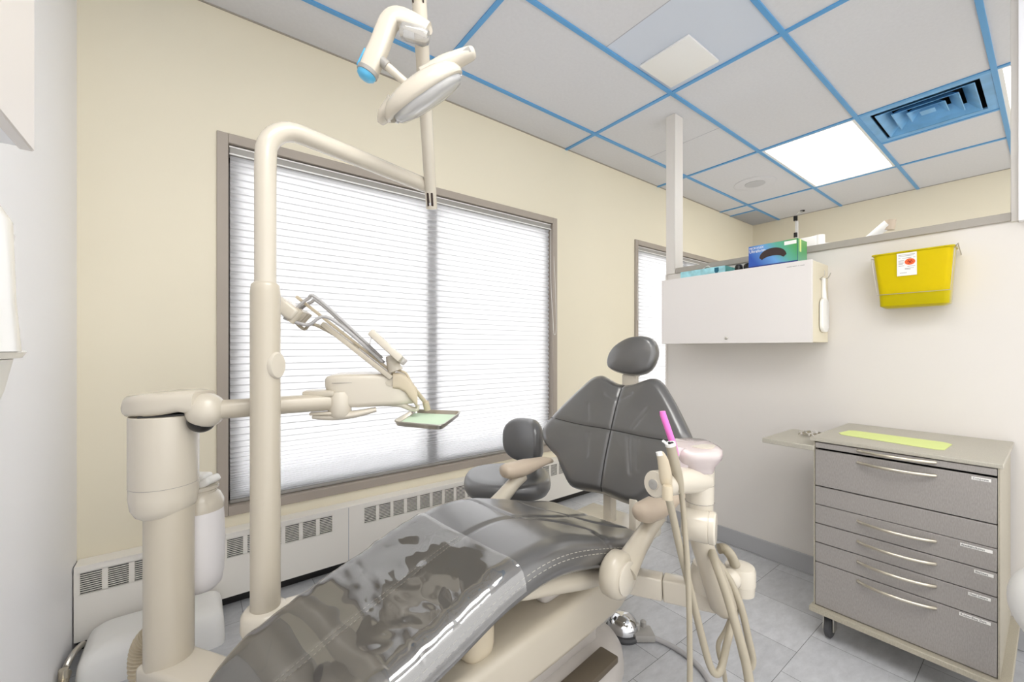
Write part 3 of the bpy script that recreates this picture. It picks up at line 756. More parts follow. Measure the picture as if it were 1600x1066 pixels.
# plastic cover sheet over the leg rest
def wrinkle(s, t):
    q = 0.0016*noise.noise(V(s*9, t*7, 0.3))
    # gathered transverse folds half-way down the leg rest
    band = math.exp(-((s+0.40)/0.13)**2)
    ph = s*70 + 5*noise.noise(V(s*4, t*9, 1.7))
    q += band*0.0040*math.sin(ph*1.1)*max(0, 0.35+noise.noise(V(s*3, t*6, 4.1)))
    q += 0.0030*math.exp(-((t+0.14)/0.08)**2)*math.sin(s*95+4*noise.noise(V(s*5, t*6, 9.1)))*max(0, 0.2+noise.noise(V(s*5, t*2, 3.3)))*math.exp(-((s+0.5)/0.16)**2)
    q += band*0.0016*noise.noise(V(s*40, t*16, 2.2))
    q += 0.0030*math.exp(-((abs(t)-0.17)/0.06)**2)*noise.noise(V(s*16, t*5, 7.7))*(0.5+band)
    q += 0.0034*math.exp(-((abs(t)-0.222)/0.028)**2)*noise.noise(V(s*34, t*8, 5.5))
    return q + 0.0022
cov = thing('plastic_cover', tuple(W(-0.52, 0, 0.5)), 'clear shiny plastic sheet stretched over the leg rest of the dental chair', 'plastic sheet')
b = MB(); rows = []
for i in range(121):
    s = -0.832+(0.832-0.215)*i/120
    rg = seat_ring(s, off=0.0026, seam=False, wr=wrinkle, n_top=80)
    rows.append(rg[3:-3])
b.grid(rows); b.build('sheet', M['plastic_cover'], cov, 80)

# back rest
REC = math.radians(22); BP = (0.52, 0.0, 0.567)
def BK(t, u, h, rec=REC, bp=BP):
    """t across, u up the rest, h out of its face"""
    return W(bp[0]+u*math.sin(rec)-h*math.cos(rec), bp[1]+t, bp[2]+u*math.cos(rec)+h*math.sin(rec))
half = [(0, 0.467), (0.045, 0.474), (0.09, 0.492), (0.130, 0.504), (0.172, 0.487), (0.215, 0.440), (0.262, 0.380), (0.325, 0.290), (0.362, 0.225), (0.366, 0.188), (0.345, 0.150), (0.300, 0.118), (0.262, 0.096), (0.232, 0.060), (0.205, 0.030), (0.178, 0.002), (0.150, -0.013), (0.10, -0.014), (0.05, -0.009), (0, -0.004)]
out = [(p.x, p.y) for p in spline([V(a, c, 0) for a, c in half], 6)]
outline = out + [(-a, c) for a, c in reversed(out[1:-1])]
BSEAM = seglist([(0, 0.6), (0, -0.1)]) + seglist(curve2([(-0.40, 0.262), (-0.34, 0.268), (-0.17, 0.257), (0, 0.256), (0.17, 0.248), (0.26, 0.250), (0.40, 0.27)]))
FOLDS = [((0.09, 0.235), (0.125, 0.10), 0.004), ((0.13, 0.23), (0.155, 0.12), 0.003), ((-0.10, 0.225), (-0.085, 0.13), 0.003), ((0.10, 0.275), (0.15, 0.36), 0.0035), ((-0.12, 0.285), (-0.14, 0.35), 0.003), ((0.01, 0.39), (0.06, 0.42), 0.003), ((-0.01, 0.39), (-0.06, 0.41), 0.003)]
FS = [(V(*a, 0), V(*c, 0), k) for a, c, k in FOLDS]
def pillow(b, outline, cen, P, dome, edge, back, rings_n=44, seams=None, folds=None, wing=0.0, groove=0.007, pw=3.0):
    R = []
    # back face -> rim -> front face
    for q, h in ((0.02, -back*0.9), (0.5, -back), (0.85, -back*0.9), (0.955, -back*0.6), (0.99, -back*0.2), (1.0, edge*0.25)):
        R.append([(cen[0]+(x-cen[0])*q, cen[1]+(y-cen[1])*q, h) for x, y in outline])
    for i in range(1, rings_n+1):
        q = 1-i/rings_n; q = q**0.9 if q > 0 else 0.0
        q = max(q, 0.004); qe = 1-0.012*(i == 1)
        h = edge*0.25+(edge*0.75)*min(1, (1-q)/0.10)**0.5 + dome*(1-q**pw)
        row = []
        for x, y in outline:
            X = cen[0]+(x-cen[0])*q; Y = cen[1]+(y-cen[1])*q; hh = h; p = V(X, Y, 0)
            f = min(1, (1-q)/0.06)
            if seams: hh -= groove*f*math.exp(-(dseg(p, seams)/0.008)**2); hh += groove*0.6*f*min(1, dseg(p, seams)/0.06)
            if folds:
                for a, c, k in folds:
                    d = dseg(p, [(a, c)]); hh -= k*math.exp(-(d/0.007)**2)
            row.append((X, Y, hh)); PMAP.append((X, Y, hh+wing*(X/0.36)**2))
        R.append(row)
    b.rings([[P(x, y, h+wing*(x/0.36)**2) for x, y, h in row] for row in R])
PMAP = []
b = MB(); pillow(b, outline, (0, 0.245), BK, 0.022, 0.034, 0.022, seams=BSEAM, folds=FS, wing=0.035, groove=0.0045)
bk = b.build('backrest', M['leather'], chair, 60)
def bh(x, y): return min(PMAP, key=lambda p: (p[0]-x)**2+(p[1]-y)**2)[2]
b = MB(); b.tube([BK(0, u, bh(0, u)+0.0006) for u in [0.462-0.4605*i/60 for i in range(61)]], 0.0017, 8)
b.build('seam', M['seamdark'], bk)
hz = curve2([(-0.335, 0.268), (-0.17, 0.257), (0, 0.256), (0.17, 0.248), (0.26, 0.250), (0.335, 0.262)])
b = MB(); b.tube([BK(x, y, bh(x, y)+0.0006) for x, y in hz], 0.0016, 8); b.build('seam', M['seamdark'], bk)
PMAP = []
# head rest
HO = [(-0.094, 0.026), (-0.095, 0.060), (-0.082, 0.092), (-0.055, 0.122), (0.0, 0.152), (0.058, 0.161), (0.104, 0.151), (0.130, 0.126), (0.139, 0.080), (0.124, 0.030), (0.092, -0.002), (0.034, -0.015), (-0.032, -0.006), (-0.074, 0.008)]
ho = spline([V(a, c, 0) for a, c in HO+HO[:3]], 6)[6:6+len(HO)*6]
HR = math.radians(8)
def HD(t, u, h): return W(0.70+u*math.sin(HR)-h*math.cos(HR), t, 1.06+u*math.cos(HR)+h*math.sin(HR))
b = MB(); pillow(b, [(p.x, p.y) for p in ho], (0.02, 0.072), HD, 0.022, 0.030, 0.035, rings_n=24, pw=2.4); b.build('headrest', M['leather'], chair, 60)
b = MB(); b.obox(BK(0.012, 0.485, -0.005), (CT, CA, V(0, 0, 1)), (0.036, 0.012, 0.035), 0.006); b.obox(BK(0.012, 0.53, -0.006), (CT, CA, V(0, 0, 1)), (0.030, 0.018, 0.016), 0.006); b.build('headrest_bracket', M['cream2'], chair)
# stems behind the back
b = MB(); b.obox(W(0.56, 0.0, 0.50), (CA, CT, V(0, 0, 1)), (0.022, 0.020, 0.12), 0.006); b.obox(W(0.60, 0.0, 0.66), (CA, CT, V(0, 0, 1)), (0.02, 0.09, 0.10), 0.01)
b.obox(W(0.50, 0.15, 0.49), (CA, CT, V(0, 0, 1)), (0.02, 0.016, 0.10), 0.005); b.obox(W(0.545, 0, 0.42), (CA, CT, V(0, 0, 1)), (0.14, 0.17, 0.025), 0.012); b.build('back_support', M['cream2'], chair)
# seat pan
b = MB(); R = []
for i in range(25):
    s = -0.20+0.62*i/24; z = interp(PROF, s)-0.088; q = math.sin(PI*min(1, max(0, (s+0.20)/0.62)))**0.5
    dep = 0.02+0.085*q; hw = 0.20+0.022*q
    R.append([W(s, hw*math.cos(a), z-0.5*dep+0.5*dep*(1 if math.sin(a) > 0 else -1)*abs(math.sin(a))**0.55) for a in [2*PI*k/32 for k in range(32)]])
b.rings(R); b.build('seat_pan', M['cream'], chair, 60)
# lift body
b = MB(); R = []
for s, z0, z1, hw in ((-0.72, 0.27, 0.32, 0.12), (-0.66, 0.225, 0.352, 0.160), (-0.45, 0.224, 0.362, 0.172), (0.0, 0.224, 0.372, 0.178), (0.25, 0.228, 0.40, 0.180), (0.36, 0.232, 0.405, 0.178), (0.415, 0.236, 0.395, 0.168), (0.44, 0.27, 0.36, 0.14)):
    R.append([W(s, p[0], p[1]) for p in rrect(-hw, hw, z0, z1, 0.028, 5)])
b.rings(R); b.build('lift_arm', M['cream'], chair, 50)
b = MB(); b.obox(W(0.16, 0, 0.43), (CA, CT, V(0, 0, 1)), (0.16, 0.13, 0.06), 0.03, 3); b.obox(W(0.10, 0, 0.16), (CA, CT, V(0, 0, 1)), (0.22, 0.11, 0.11), 0.03, 3); b.build('lift_column', M['basegrey'], chair)
b = MB(); b.obox(W(-0.26, 0.10, 0.42), (CA, CT, V(0, 0, 1)), (0.05, 0.055, 0.07), 0.04, 4); b.build('leg_rest_hinge', M['tan'], chair)
# floor base
def sup(a, c, n, k=48): return [(a*abs(math.cos(2*PI*i/k))**(2/n)*(1 if math.cos(2*PI*i/k) >= 0 else -1), c*abs(math.sin(2*PI*i/k))**(2/n)*(1 if math.sin(2*PI*i/k) >= 0 else -1)) for i in range(k)]
b = MB()
b.rings([[W(-0.02+p[0]*q, p[1]*q, z) for p in sup(0.49, 0.225, 3)] for q, z in ((1.0, 0.0), (1.0, 0.02), (0.985, 0.06), (0.93, 0.10), (0.80, 0.125), (0.55, 0.135))])
b.build('floor_base', M['basegrey'], chair, 50)
b = MB(); b.obox(W(0.06, 0.19, 0.135), (CA, CT, V(0, 0, 1)), (0.20, 0.035, 0.012), 0.006); b.build('foot_mat', M['toecap'], chair)
# arm rests
def armrest(sg):
    b = MB(); R = []
    for s, z, h, wv in ((0.236, 0.652, 0.006, 0.012), (0.244, 0.648, 0.026, 0.030), (0.27, 0.644, 0.033, 0.040), (0.33, 0.640, 0.036, 0.044), (0.38, 0.642, 0.033, 0.044), (0.43, 0.644, 0.024, 0.040), (0.50, 0.646, 0.017, 0.034), (0.535, 0.640, 0.013, 0.026), (0.548, 0.637, 0.004, 0.010)):
        R.append([W(s, sg*0.312+wv*math.cos(a), z+h*(math.sin(a) if math.sin(a) < 0 else math.sin(a)**0.8*1.0)) for a in [2*PI*k/28 for k in range(28)]])
    b.rings(R); pad = b.build('armrest_pad', M['padtan'], chair, 60)
    b = MB(); b.tube([W(0.155, sg*0.305, 0.50), W(0.23, sg*0.307, 0.545), W(0.30, sg*0.311, 0.585), W(0.35, sg*0.312, 0.610)], [0.040, 0.031, 0.028, 0.030], 16, smooth=5, flat=(1.0, (0, 0, 1)))
    arm = b.build('armrest_arm', M['cream'], chair, 60)
    b = MB(); b.lathe(W(0.135, sg*0.262, 0.493), CT*sg, [(0.0, 0), (0.052, 0.002), (0.066, 0.014), (0.068, 0.035), (0.064, 0.056), (0.050, 0.066), (0.0, 0.066)], 32); hub = b.build('armrest_hub', M['cream'], chair, 50)
    b = MB(); b.lathe(W(0.135, sg*0.326, 0.493), CT*sg, [(0.048, 0), (0.048, 0.006), (0.045, 0.008), (0.0, 0.008)], 32); b.build('hub_cap', M['cream2'], hub)
armrest(1); armrest(-1)

# ------------------------------------------------------------------ operator stool behind the chair
st = thing('operator_stool', (1.238, 1.634, 0), 'dark grey assistant stool behind the dental chair by the window', 'stool')
SCN = V(*(1.226, 1.643, 0.511))
fx = V(0.6067, 0.7949, 0); rx = V(0.7949, -0.6067, 0)
b = MB(); so = [(a, c) for a, c in sup(0.212, 0.205, 2.6, 64)]
R = []
for q, z in ((0.02, -0.048), (0.8, -0.046), (0.93, -0.036), (0.985, -0.016), (1.0, 0.002), (0.985, 0.022), (0.94, 0.034), (0.86, 0.040), (0.6, 0.041), (0.3, 0.039), (0.02, 0.038)):
    R.append([SCN + rx*p[0]*q + fx*p[1]*q + V(0, 0, z) for p in so])
b.rings(R); b.build('seat', M['leather2'], st, 60)
b = MB(); bc = (1.390, 1.694, 0.682); bc = V(*bc); nrm = (rx*-0.72 - fx*0.69).normalized(); sd = V(-nrm.y, nrm.x, 0)
def ST(x, y, h): return bc + sd*x + V(0, 0, y) + nrm*h - nrm*0.06*(x/0.16)**2*-1.0
so2 = [(a, c) for a, c in sup(0.128, 0.116, 2.8, 56)]
pillow(b, so2, (0, 0), ST, 0.018, 0.030, 0.045, rings_n=16, pw=2.6); b.build('backrest', M['leather2'], st, 60)
b = MB(); b.tube([SCN+V(0, 0, -0.06), SCN-nrm*0.14+V(0, 0, -0.065), bc-nrm*0.07+V(0, 0, -0.10), bc-nrm*0.03], 0.012, 10, smooth=6); b.build('back_bar', M['dgrey'], st)
b = MB(); b.lathe(SCN+V(0, 0, -0.045), (0, 0, -1), [(0.07, 0), (0.07, 0.015), (0.028, 0.02), (0.028, 0.22), (0.036, 0.22), (0.036, 0.44), (0.05, 0.45), (0.05, 0.48)], 20); b.build('gas_column', M['dgrey'], st)
for k in range(5):
    a = 2*PI*k/5+0.3; dv = V(math.cos(a), math.sin(a), 0)
    b = MB(); b.tube([V(SCN.x, SCN.y, 0.115), V(SCN.x, SCN.y, 0.105)+dv*0.12, V(SCN.x, SCN.y, 0.075)+dv*0.24], [0.024, 0.02, 0.014], 10); lg = b.build('leg', M['dgrey'], st)
    c = V(SCN.x, SCN.y, 0)+dv*0.245
    b = MB(); b.lathe(c+V(-dv.y*-0.012, dv.x*-0.012, 0.028), (-dv.y, dv.x, 0), [(0.022, 0), (0.028, 0.003), (0.028, 0.02), (0.022, 0.024)], 18); b.build('caster', M['black'], lg)

# ------------------------------------------------------------------ delivery unit
du = thing('delivery_unit', (-0.059, 1.554, 0.240), 'cream dental delivery unit on a thick column at the foot of the chair', 'dental delivery unit')
c0 = V(*(-0.059, 1.554, 0.508)); hc = V(*(-0.070, 1.563, 0.878))
b = MB(); b.lathe((c0.x, c0.y, 0.215), (0, 0, 1), [(0.0, 0), (0.060, 0.0), (0.060, 0.03), (0.0585, 0.06), (0.0585, 0.52), (0.0, 0.52)], 40); b.build('column', M['cream'], du)
hb = V(hc.x, hc.y, 0.688)
b = MB(); b.lathe(hb, (0, 0, 1), [(0.055, 0), (0.066, 0.008), (0.076, 0.028), (0.080, 0.06), (0.080, 0.088), (0.0805, 0.09), (0.0805, 0.285), (0.079, 0.287), (0.0, 0.287)], 48); hs = b.build('housing', M['cream2'], du, 30)
b = MB(); b.lathe(hb+V(0, 0, 0.0885), (0, 0, 1), [(0.0806, 0), (0.0809, 0.0006), (0.0806, 0.0012)], 48)
a1 = -rx*0.93-fx*0.37; a1.normalize(); b.tube([hb+a1*0.0806*1.0+V(0, 0, 0.09), hb+a1*0.0806+V(0, 0, 0.285)], 0.0008, 6); b.build('seam_line', M['inkgrey'], hs)
b = MB(); a2 = (-rx*0.985-fx*0.17).normalized(); b.obox(hb+a2*0.079+V(0, 0, 0.062), (a2, V(-a2.y, a2.x, 0), V(0, 0, 1)), (0.0025, 0.008, 0.014), 0.001); b.build('blue_tab', M['blue'], hs)
kn = V(*(0.025, 1.490, 0.987))
b = MB(); R = []
p0 = hb+V(0, 0, 0.300); dirv = (kn-p0); dirv.z = 0; L = dirv.length; dirv.normalize(); sdv = V(-dirv.y, dirv.x, 0)
for u, wv, z0, z1 in ((-0.085, 0.03, 0.979, 1.006), (-0.080, 0.050, 0.977, 1.020), (-0.060, 0.068, 0.976, 1.034), (0.0, 0.078, 0.977, 1.042), (0.04, 0.072, 0.982, 1.042), (0.075, 0.058, 0.988, 1.046), (L-0.005, 0.047, 0.978, 1.044)):
    c = V(p0.x, p0.y, 0)+dirv*u
    R.append([c+sdv*q[0]+V(0, 0, q[1]) for q in rrect(-wv, wv, z0, z1, min(0.02, (z1-z0)*0.45, wv*0.9), 5)])
b.rings(R); b.build('elbow_cover', M['cream2'], du, 55)
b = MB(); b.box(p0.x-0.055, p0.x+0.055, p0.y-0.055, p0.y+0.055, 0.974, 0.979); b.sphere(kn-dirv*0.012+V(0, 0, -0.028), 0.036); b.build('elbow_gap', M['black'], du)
b = MB(); b.sphere(kn, 0.050, seg=32); b.build('knuckle', M['cream2'], du)
e0 = V(*(0.044, 1.482, 0.987)); e1 = V(*(0.354, 1.453, 0.990))
b = MB(); b.tube([e0, e1], 0.0278, 24); b.build('arm', M['cream'], du)
# floor link from the column to the chair
b = MB(); q0 = V(c0.x, c0.y, 0.247); q1 = W(-0.55, -0.02, 0.262); dl = (q1-q0); Ld = dl.length; dl.normalize(); sl = V(-dl.y, dl.x, 0)
b.obox((q0+q1)/2, (dl, sl, V(0, 0, 1)), (Ld/2+0.05, 0.060, 0.030), 0.014, 3); b.build('floor_link', M['cream2'], du, 50)
# water bottle behind the column
bt_ = V(*(0.012, 1.652, 0.544))
b = MB(); b.lathe((bt_.x, bt_.y, 0.405), (0, 0, 1), [(0.0, 0.0), (0.045, 0.0), (0.058, 0.014), (0.064, 0.05), (0.067, 0.15), (0.064, 0.235), (0.063, 0.25), (0.0, 0.25)], 36); b.build('water_bottle', M['lid'], du, 50)
b = MB(); b.lathe((bt_.x, bt_.y, 0.655), (0, 0, 1), [(0.064, 0), (0.064, 0.025), (0.054, 0.048), (0.046, 0.055), (0.046, 0.062), (0.050, 0.066), (0.050, 0.076), (0.0, 0.08)], 36); b.build('bottle_cap', M['cream2'], du, 40)
b = MB(); hn = V(*(0.018, 1.647, 0.732)); b.obox(hn, (rx*0.86+V(0, 0, 0.5), fx, rx*-0.5+V(0, 0, 0.86)), (0.045, 0.03, 0.012), 0.008, 3); b.obox(V(bt_.x, bt_.y, 0.74), (rx, fx, V(0, 0, 1)), (0.03, 0.02, 0.03), 0.008); b.build('bottle_bracket', M['white'], du, 50)
# corrugated drain hose beside the column
b = MB(); P = spline([V(*(-0.099, 1.711, 0.283)), V(*(-0.126, 1.731, 0.243)), V(*(-0.135, 1.739, 0.183)), V(*(-0.126, 1.731, 0.103)), V(*(-0.103, 1.714, 0.033))], 22); b.tube(P, [0.030+0.003*(1 if k % 4 < 2 else -1) for k in range(len(P))], 18); b.build('ribbed_hose', M['tan'], du, 20)

# head of the unit
ex = (V(*(0.609, 1.347, 1.021))-V(*(0.353, 1.454, 1.024))); ex.z = 0; ex.normalize(); ey = V(-ex.y, ex.x, 0); ez = V(0, 0, 1)
kn2 = V(*(0.384, 1.449, 0.981))
b = MB(); b.lathe(kn2+V(0, 0, -0.045), ez, [(0.0, 0), (0.030, 0.002), (0.037, 0.012), (0.037, 0.072), (0.030, 0.086), (0.0, 0.088)], 28); b.build('head_knuckle', M['cream2'], du, 40)
b = MB(); b.obox(V(*(0.328, 1.473, 1.019)), (ex, ey, ez), (0.048, 0.035, 0.010), 0.006, 2); b.obox(V(*(0.333, 1.470, 0.954)), (ex, ey, ez), (0.034, 0.030, 0.005), 0.004); b.build('wrist_clamp', M['cream'], du)
hB = V(*(0.491, 1.424, 1.022))
b = MB(); R = []
for x, z0, z1, hw in ((-0.158, 0.014, 0.042, 0.05), (-0.150, 0.002, 0.050, 0.075), (-0.13, -0.020, 0.056, 0.088), (-0.10, -0.052, 0.058, 0.092), (-0.05, -0.054, 0.058, 0.094), (0.06, -0.052, 0.057, 0.094), (0.095, -0.050, 0.040, 0.092), (0.125, -0.048, 0.004, 0.085), (0.140, -0.045, -0.025, 0.07)):
    R.append([hB+ex*x+ey*(q[0]+0.05)+ez*q[1] for q in rrect(-hw, hw, z0, z1, min(0.018, (z1-z0)*0.4), 5)])
b.rings(R); hd = b.build('control_head', M['cream2'], du, 50)
b = MB(); b.tube([hB+ex*x+ey*-0.0425+ez*0.030 for x in (-0.13, 0.06)], 0.0009, 6); b.build('seam_line', M['inkgrey'], hd)
b = MB(); b.lathe(hB+ex*0.055+ey*-0.043+ez*0.028, -ey, [(0.017, 0), (0.017, 0.003), (0.0, 0.004)], 24, ell=(0.7, 1)); b.build('oval_button', M['cream'], hd)
b = MB(); R = []
for x, z, h in ((0.062, 0.034, 0.026), (0.085, 0.032, 0.028), (0.104, 0.022, 0.030), (0.122, -0.002, 0.031), (0.138, -0.026, 0.029), (0.143, -0.036, 0.024)):
    R.append([hB+ex*(x+(0.0 if a_ else 0))+ey*(0.05+q[0])+ez*(z+q[1]) for q, a_ in [(q, 0) for q in rrect(-0.102, 0.100, -h, h, 0.012, 4)]])
b.rings(R); b.build('curved_front', M['tan'], du, 50)
b = MB(); R = []
lo = [V(*(0.307, 1.477, 0.945)), V(*(0.362, 1.453, 0.940)), V(*(0.426, 1.423, 0.946)), V(*(0.489, 1.400, 0.959))]
b.tube(lo, [0.016, 0.021, 0.020, 0.013], 16, smooth=5, flat=(0.62, (0, 0, 1))); b.build('brake_handle', M['cream2'], du, 50)
b = MB(); b.tube([V(*(0.514, 1.394, 0.979)), V(*(0.561, 1.371, 0.973)), V(*(0.591, 1.360, 0.959)), V(*(0.615, 1.355, 0.953)), V(*(0.617, 1.353, 0.968))], [0.011, 0.010, 0.009, 0.008, 0.007], 12, smooth=5); b.build('grab_handle', M['cream2'], du, 50)
# whip bar with holder
ba = V(*(0.534, 1.378, 1.066)); bb = V(*(0.343, 1.499, 1.249)); bc_ = V(*(0.258, 1.565, 1.318))
dv = (bb-ba).normalized(); nv = ey
up2 = nv.cross(dv).normalized(); up2 = up2 if up2.z > 0 else -up2
b = MB(); b.obox((ba+bb)/2, (dv, nv, up2), ((bb-ba).length/2, 0.030, 0.0085), 0.004); b.build('whip_bar', M['cream'], du)
b = MB(); b.obox((ba+bc_)/2+up2*0.022, (dv, nv, up2), ((bc_-ba).length/2, 0.012, 0.005), 0.003); b.build('whip_rail', M['tan'], du)
hp = V(*(0.263, 1.561, 1.288))
b = MB(); b.obox(hp+dv*0.012, (dv, nv, up2), (0.042, 0.085, 0.022), 0.010, 3); hh = b.build('instrument_holder', M['cream2'], du, 50)
b = MB()
for k in range(4):
    o_ = hp-dv*0.028+nv*(-0.062+0.04*k); b.tube([o_+up2*0.026, o_-up2*0.024], 0.0135, 14)
b.build('holder_cup', M['cream'], hh)
for k, (mid, end) in enumerate((((0.352, 1.442, 1.264), (0.503, 1.377, 1.120)), ((0.330, 1.484, 1.325), (0.508, 1.398, 1.132)), ((0.348, 1.521, 1.312), (0.521, 1.414, 1.116)), ((0.318, 1.493, 1.244), (0.438, 1.427, 1.165)))):
    st_ = hp-dv*0.005+nv*(-0.062+0.04*k)+up2*(0.012 if k in (1, 2) else -0.026)
    m1 = st_*0.5+V(*mid)*0.5+(V(0, 0, 0.020) if k in (1, 2) else V(0, 0, -0.022))
    b = MB(); b.tube([st_, m1, V(*mid), V(*end)], [0.0055, 0.0055, 0.0055, 0.0055], 10, smooth=8)
    b.build('instrument_hose', M['hosegrey'] if k < 3 else M['hose'], du)
b = MB(); b.tube([V(*(0.545, 1.370, 1.088)), V(*(0.536, 1.377, 1.119)), V(*(0.531, 1.381, 1.141))], [0.026, 0.020, 0.016], 18); b.build('screen_neck', M['cream2'], du)
sc0 = V(*(0.526, 1.385, 1.167)); sd_ = (V(*(0.566, 1.355, 1.119))-V(*(0.486, 1.416, 1.211))); sd_.normalize(); vd = (fx*0.955-rx*0.284+V(0, 0, 0.01)).normalized(); vd = (vd-sd_*vd.dot(sd_)).normalized(); sn = sd_.cross(vd).normalized()
b = MB(); b.obox(sc0, (sd_, vd, sn), (0.068, 0.070, 0.0125), 0.006, 2); tp = b.build('touch_pad', M['cream2'], du)
b = MB(); b.tube([V(*(0.486, 1.416, 1.211)), V(*(0.474, 1.412, 1.195)), V(*(0.467, 1.405, 1.174))], 0.0025, 8); b.build('film_edge', M['clear'], tp)
b = MB(); b.tube([V(*(0.549, 1.380, 1.092)), V(*(0.577, 1.359, 1.081)), V(*(0.592, 1.347, 1.044)), V(*(0.605, 1.337, 1.028))], 0.004, 8, smooth=5); b.tube([V(*(0.592, 1.347, 1.039)), V(*(0.666, 1.379, 0.964))], 0.0075, 10); b.tube([V(*(0.657, 1.373, 0.974)), V(*(0.667, 1.378, 0.945))], 0.012, 10); b.build('tray_arm', M['tan'], du)

# tray and its paper
tz = 0.937; tc_ = [V(*(0.490, 1.258, 0.937)), V(*(0.578, 1.096, 0.937)), V(*(0.771, 1.310, 0.937)), V(*(0.649, 1.463, 0.937))]
cen = sum(tc_, V(0, 0, 0))/4
r = thing('instrument_tray', tuple(cen), 'shallow steel instrument tray held under the delivery unit in front of the window', 'tray')
def quad_round(q, z, c_=0.12, k=5):
    out = []; pts = [cen+(p-cen)*q for p in tc_]
    for i in range(4):
        a = pts[i-1]; p = pts[i]; n_ = pts[(i+1) % 4]
        A = p+(a-p)*c_; B = p+(n_-p)*c_
        for j in range(k+1):
            u = j/k; v_ = A*(1-u)**2+p*2*u*(1-u)+B*u*u; out.append(V(v_.x, v_.y, z))
    return out
b = MB(); b.rings([quad_round(0.80, tz-0.014), quad_round(0.93, tz-0.014), quad_round(0.985, tz-0.001), quad_round(1.0, tz-0.001), quad_round(1.0, tz+0.002), quad_round(0.965, tz+0.002), quad_round(0.915, tz-0.011), quad_round(0.02, tz-0.011)]); b.build('pan', M['steel'], r, 40)
b = MB(); b.rings([quad_round(0.86, tz-0.0105, 0.05), quad_round(0.86, tz-0.0095, 0.05)]); tag(b.build('tray_liner', M['mintpaper'], loc=tuple(cen+V(0, 0, -0.0105))), 'mint green paper liner inside the steel instrument tray', 'paper')

# ------------------------------------------------------------------ operating light
dl_ = thing('dental_light', (0.161, 1.380, 0.354), 'cream dental operating light on a bent pole in front of the window', 'dental light')
p0 = V(*(0.161, 1.380, 0.511))
bend = V(*(0.157, 1.384, 1.815)); end = V(*(0.760, 1.546, 1.811)); zt = 1.822
b = MB(); b.lathe((p0.x, p0.y, 0.40), (0, 0, 1), [(0.0385, 0), (0.0385, 0.925), (0.036, 0.947), (0.029, 0.955), (0.0, 0.956)], 32); b.build('lower_pole', M['cream'], dl_, 40)
P = [V(p0.x, p0.y, 1.30), V(p0.x, p0.y, 1.5), V(p0.x, p0.y, 1.68)]
hd_ = V(end.x-p0.x, end.y-p0.y, 0); Lh = hd_.length; hd_.normalize()
for k in range(1, 10):
    a = PI/2*k/9; P.append(V(p0.x, p0.y, 1.722)+hd_*0.10*(1-math.cos(a))+V(0, 0, 0.10*math.sin(a)))
P += [V(p0.x, p0.y, zt)+hd_*(0.10+(Lh-0.10)*k/4) for k in range(1, 5)]
b = MB(); b.tube(P, 0.0282, 22); b.build('upper_pole', M['cream2'], dl_, 60)
b = MB(); b.lathe(V(p0.x, p0.y, 0)+V(0, 0, 1.165-0.048)+rx*0.012, rx*0.95-fx*0.3, [(0.034, 0.015), (0.034, 0.028), (0.030, 0.033), (0.0, 0.034)], 28, ell=(1.15, 0.8)); b.build('round_cap', M['cream2'], dl_, 40)
b = MB(); b.lathe((p0.x, p0.y, 0.335), (0, 0, 1), [(0.035, 0), (0.055, 0.012), (0.063, 0.04), (0.061, 0.075), (0.05, 0.088), (0.0, 0.09)], 32)
q0 = V(p0.x, p0.y, 0.39)+hd_*0.0; q1 = W(-0.10, -0.20, 0.39); d_ = (q1-q0); L_ = d_.length; d_.normalize(); s_ = V(-d_.y, d_.x, 0)
qm = W(-0.35, -0.335, 0.39)
for A, B in ((q0, qm), (qm, W(-0.08, -0.16, 0.34))):
    d_ = B-A; L_ = d_.length; d_.normalize(); s_ = V(-d_.y, d_.x, 0)
    b.obox((A+B)/2, (d_, s_, d_.cross(s_)), (L_/2+0.03, 0.032, 0.028), 0.012, 3)
b.build('pole_base', M['cream2'], dl_, 50)
rb = V(*(0.765, 1.542, 1.736)); rt = V(*(0.589, 1.274, 2.295)); rv = (rt-rb).normalized(); rt2 = rt+rv*0.25
b = MB(); b.tube([rb, rt2-rv*0.23, rt2-rv*0.229, rt2-rv*0.10, rt2], [0.0225, 0.0245, 0.0285, 0.0285, 0.0285], 20); b.build('flex_arm', M['cream2'], dl_, 40)
b = MB()
for sg in (-1, 1): b.obox(rt+rv*0.05+rx*sg*0.0165-fx*0.0235, (rx, fx, rv), (0.0022, 0.004, 0.055), 0.0015)
b.build('joint_slot', M['brown'], dl_)
b = MB(); b.obox(rb+rv*0.026-fx*0.0215, (rx, fx, rv), (0.0125, 0.004, 0.026), 0.003); b.build('end_socket', M['brown'], dl_)
b = MB(); b.tube([rb+rv*0.004-fx*0.026, rb+rv*0.014-fx*0.026], 0.005, 10); b.build('end_pin', M['chrome'], dl_)
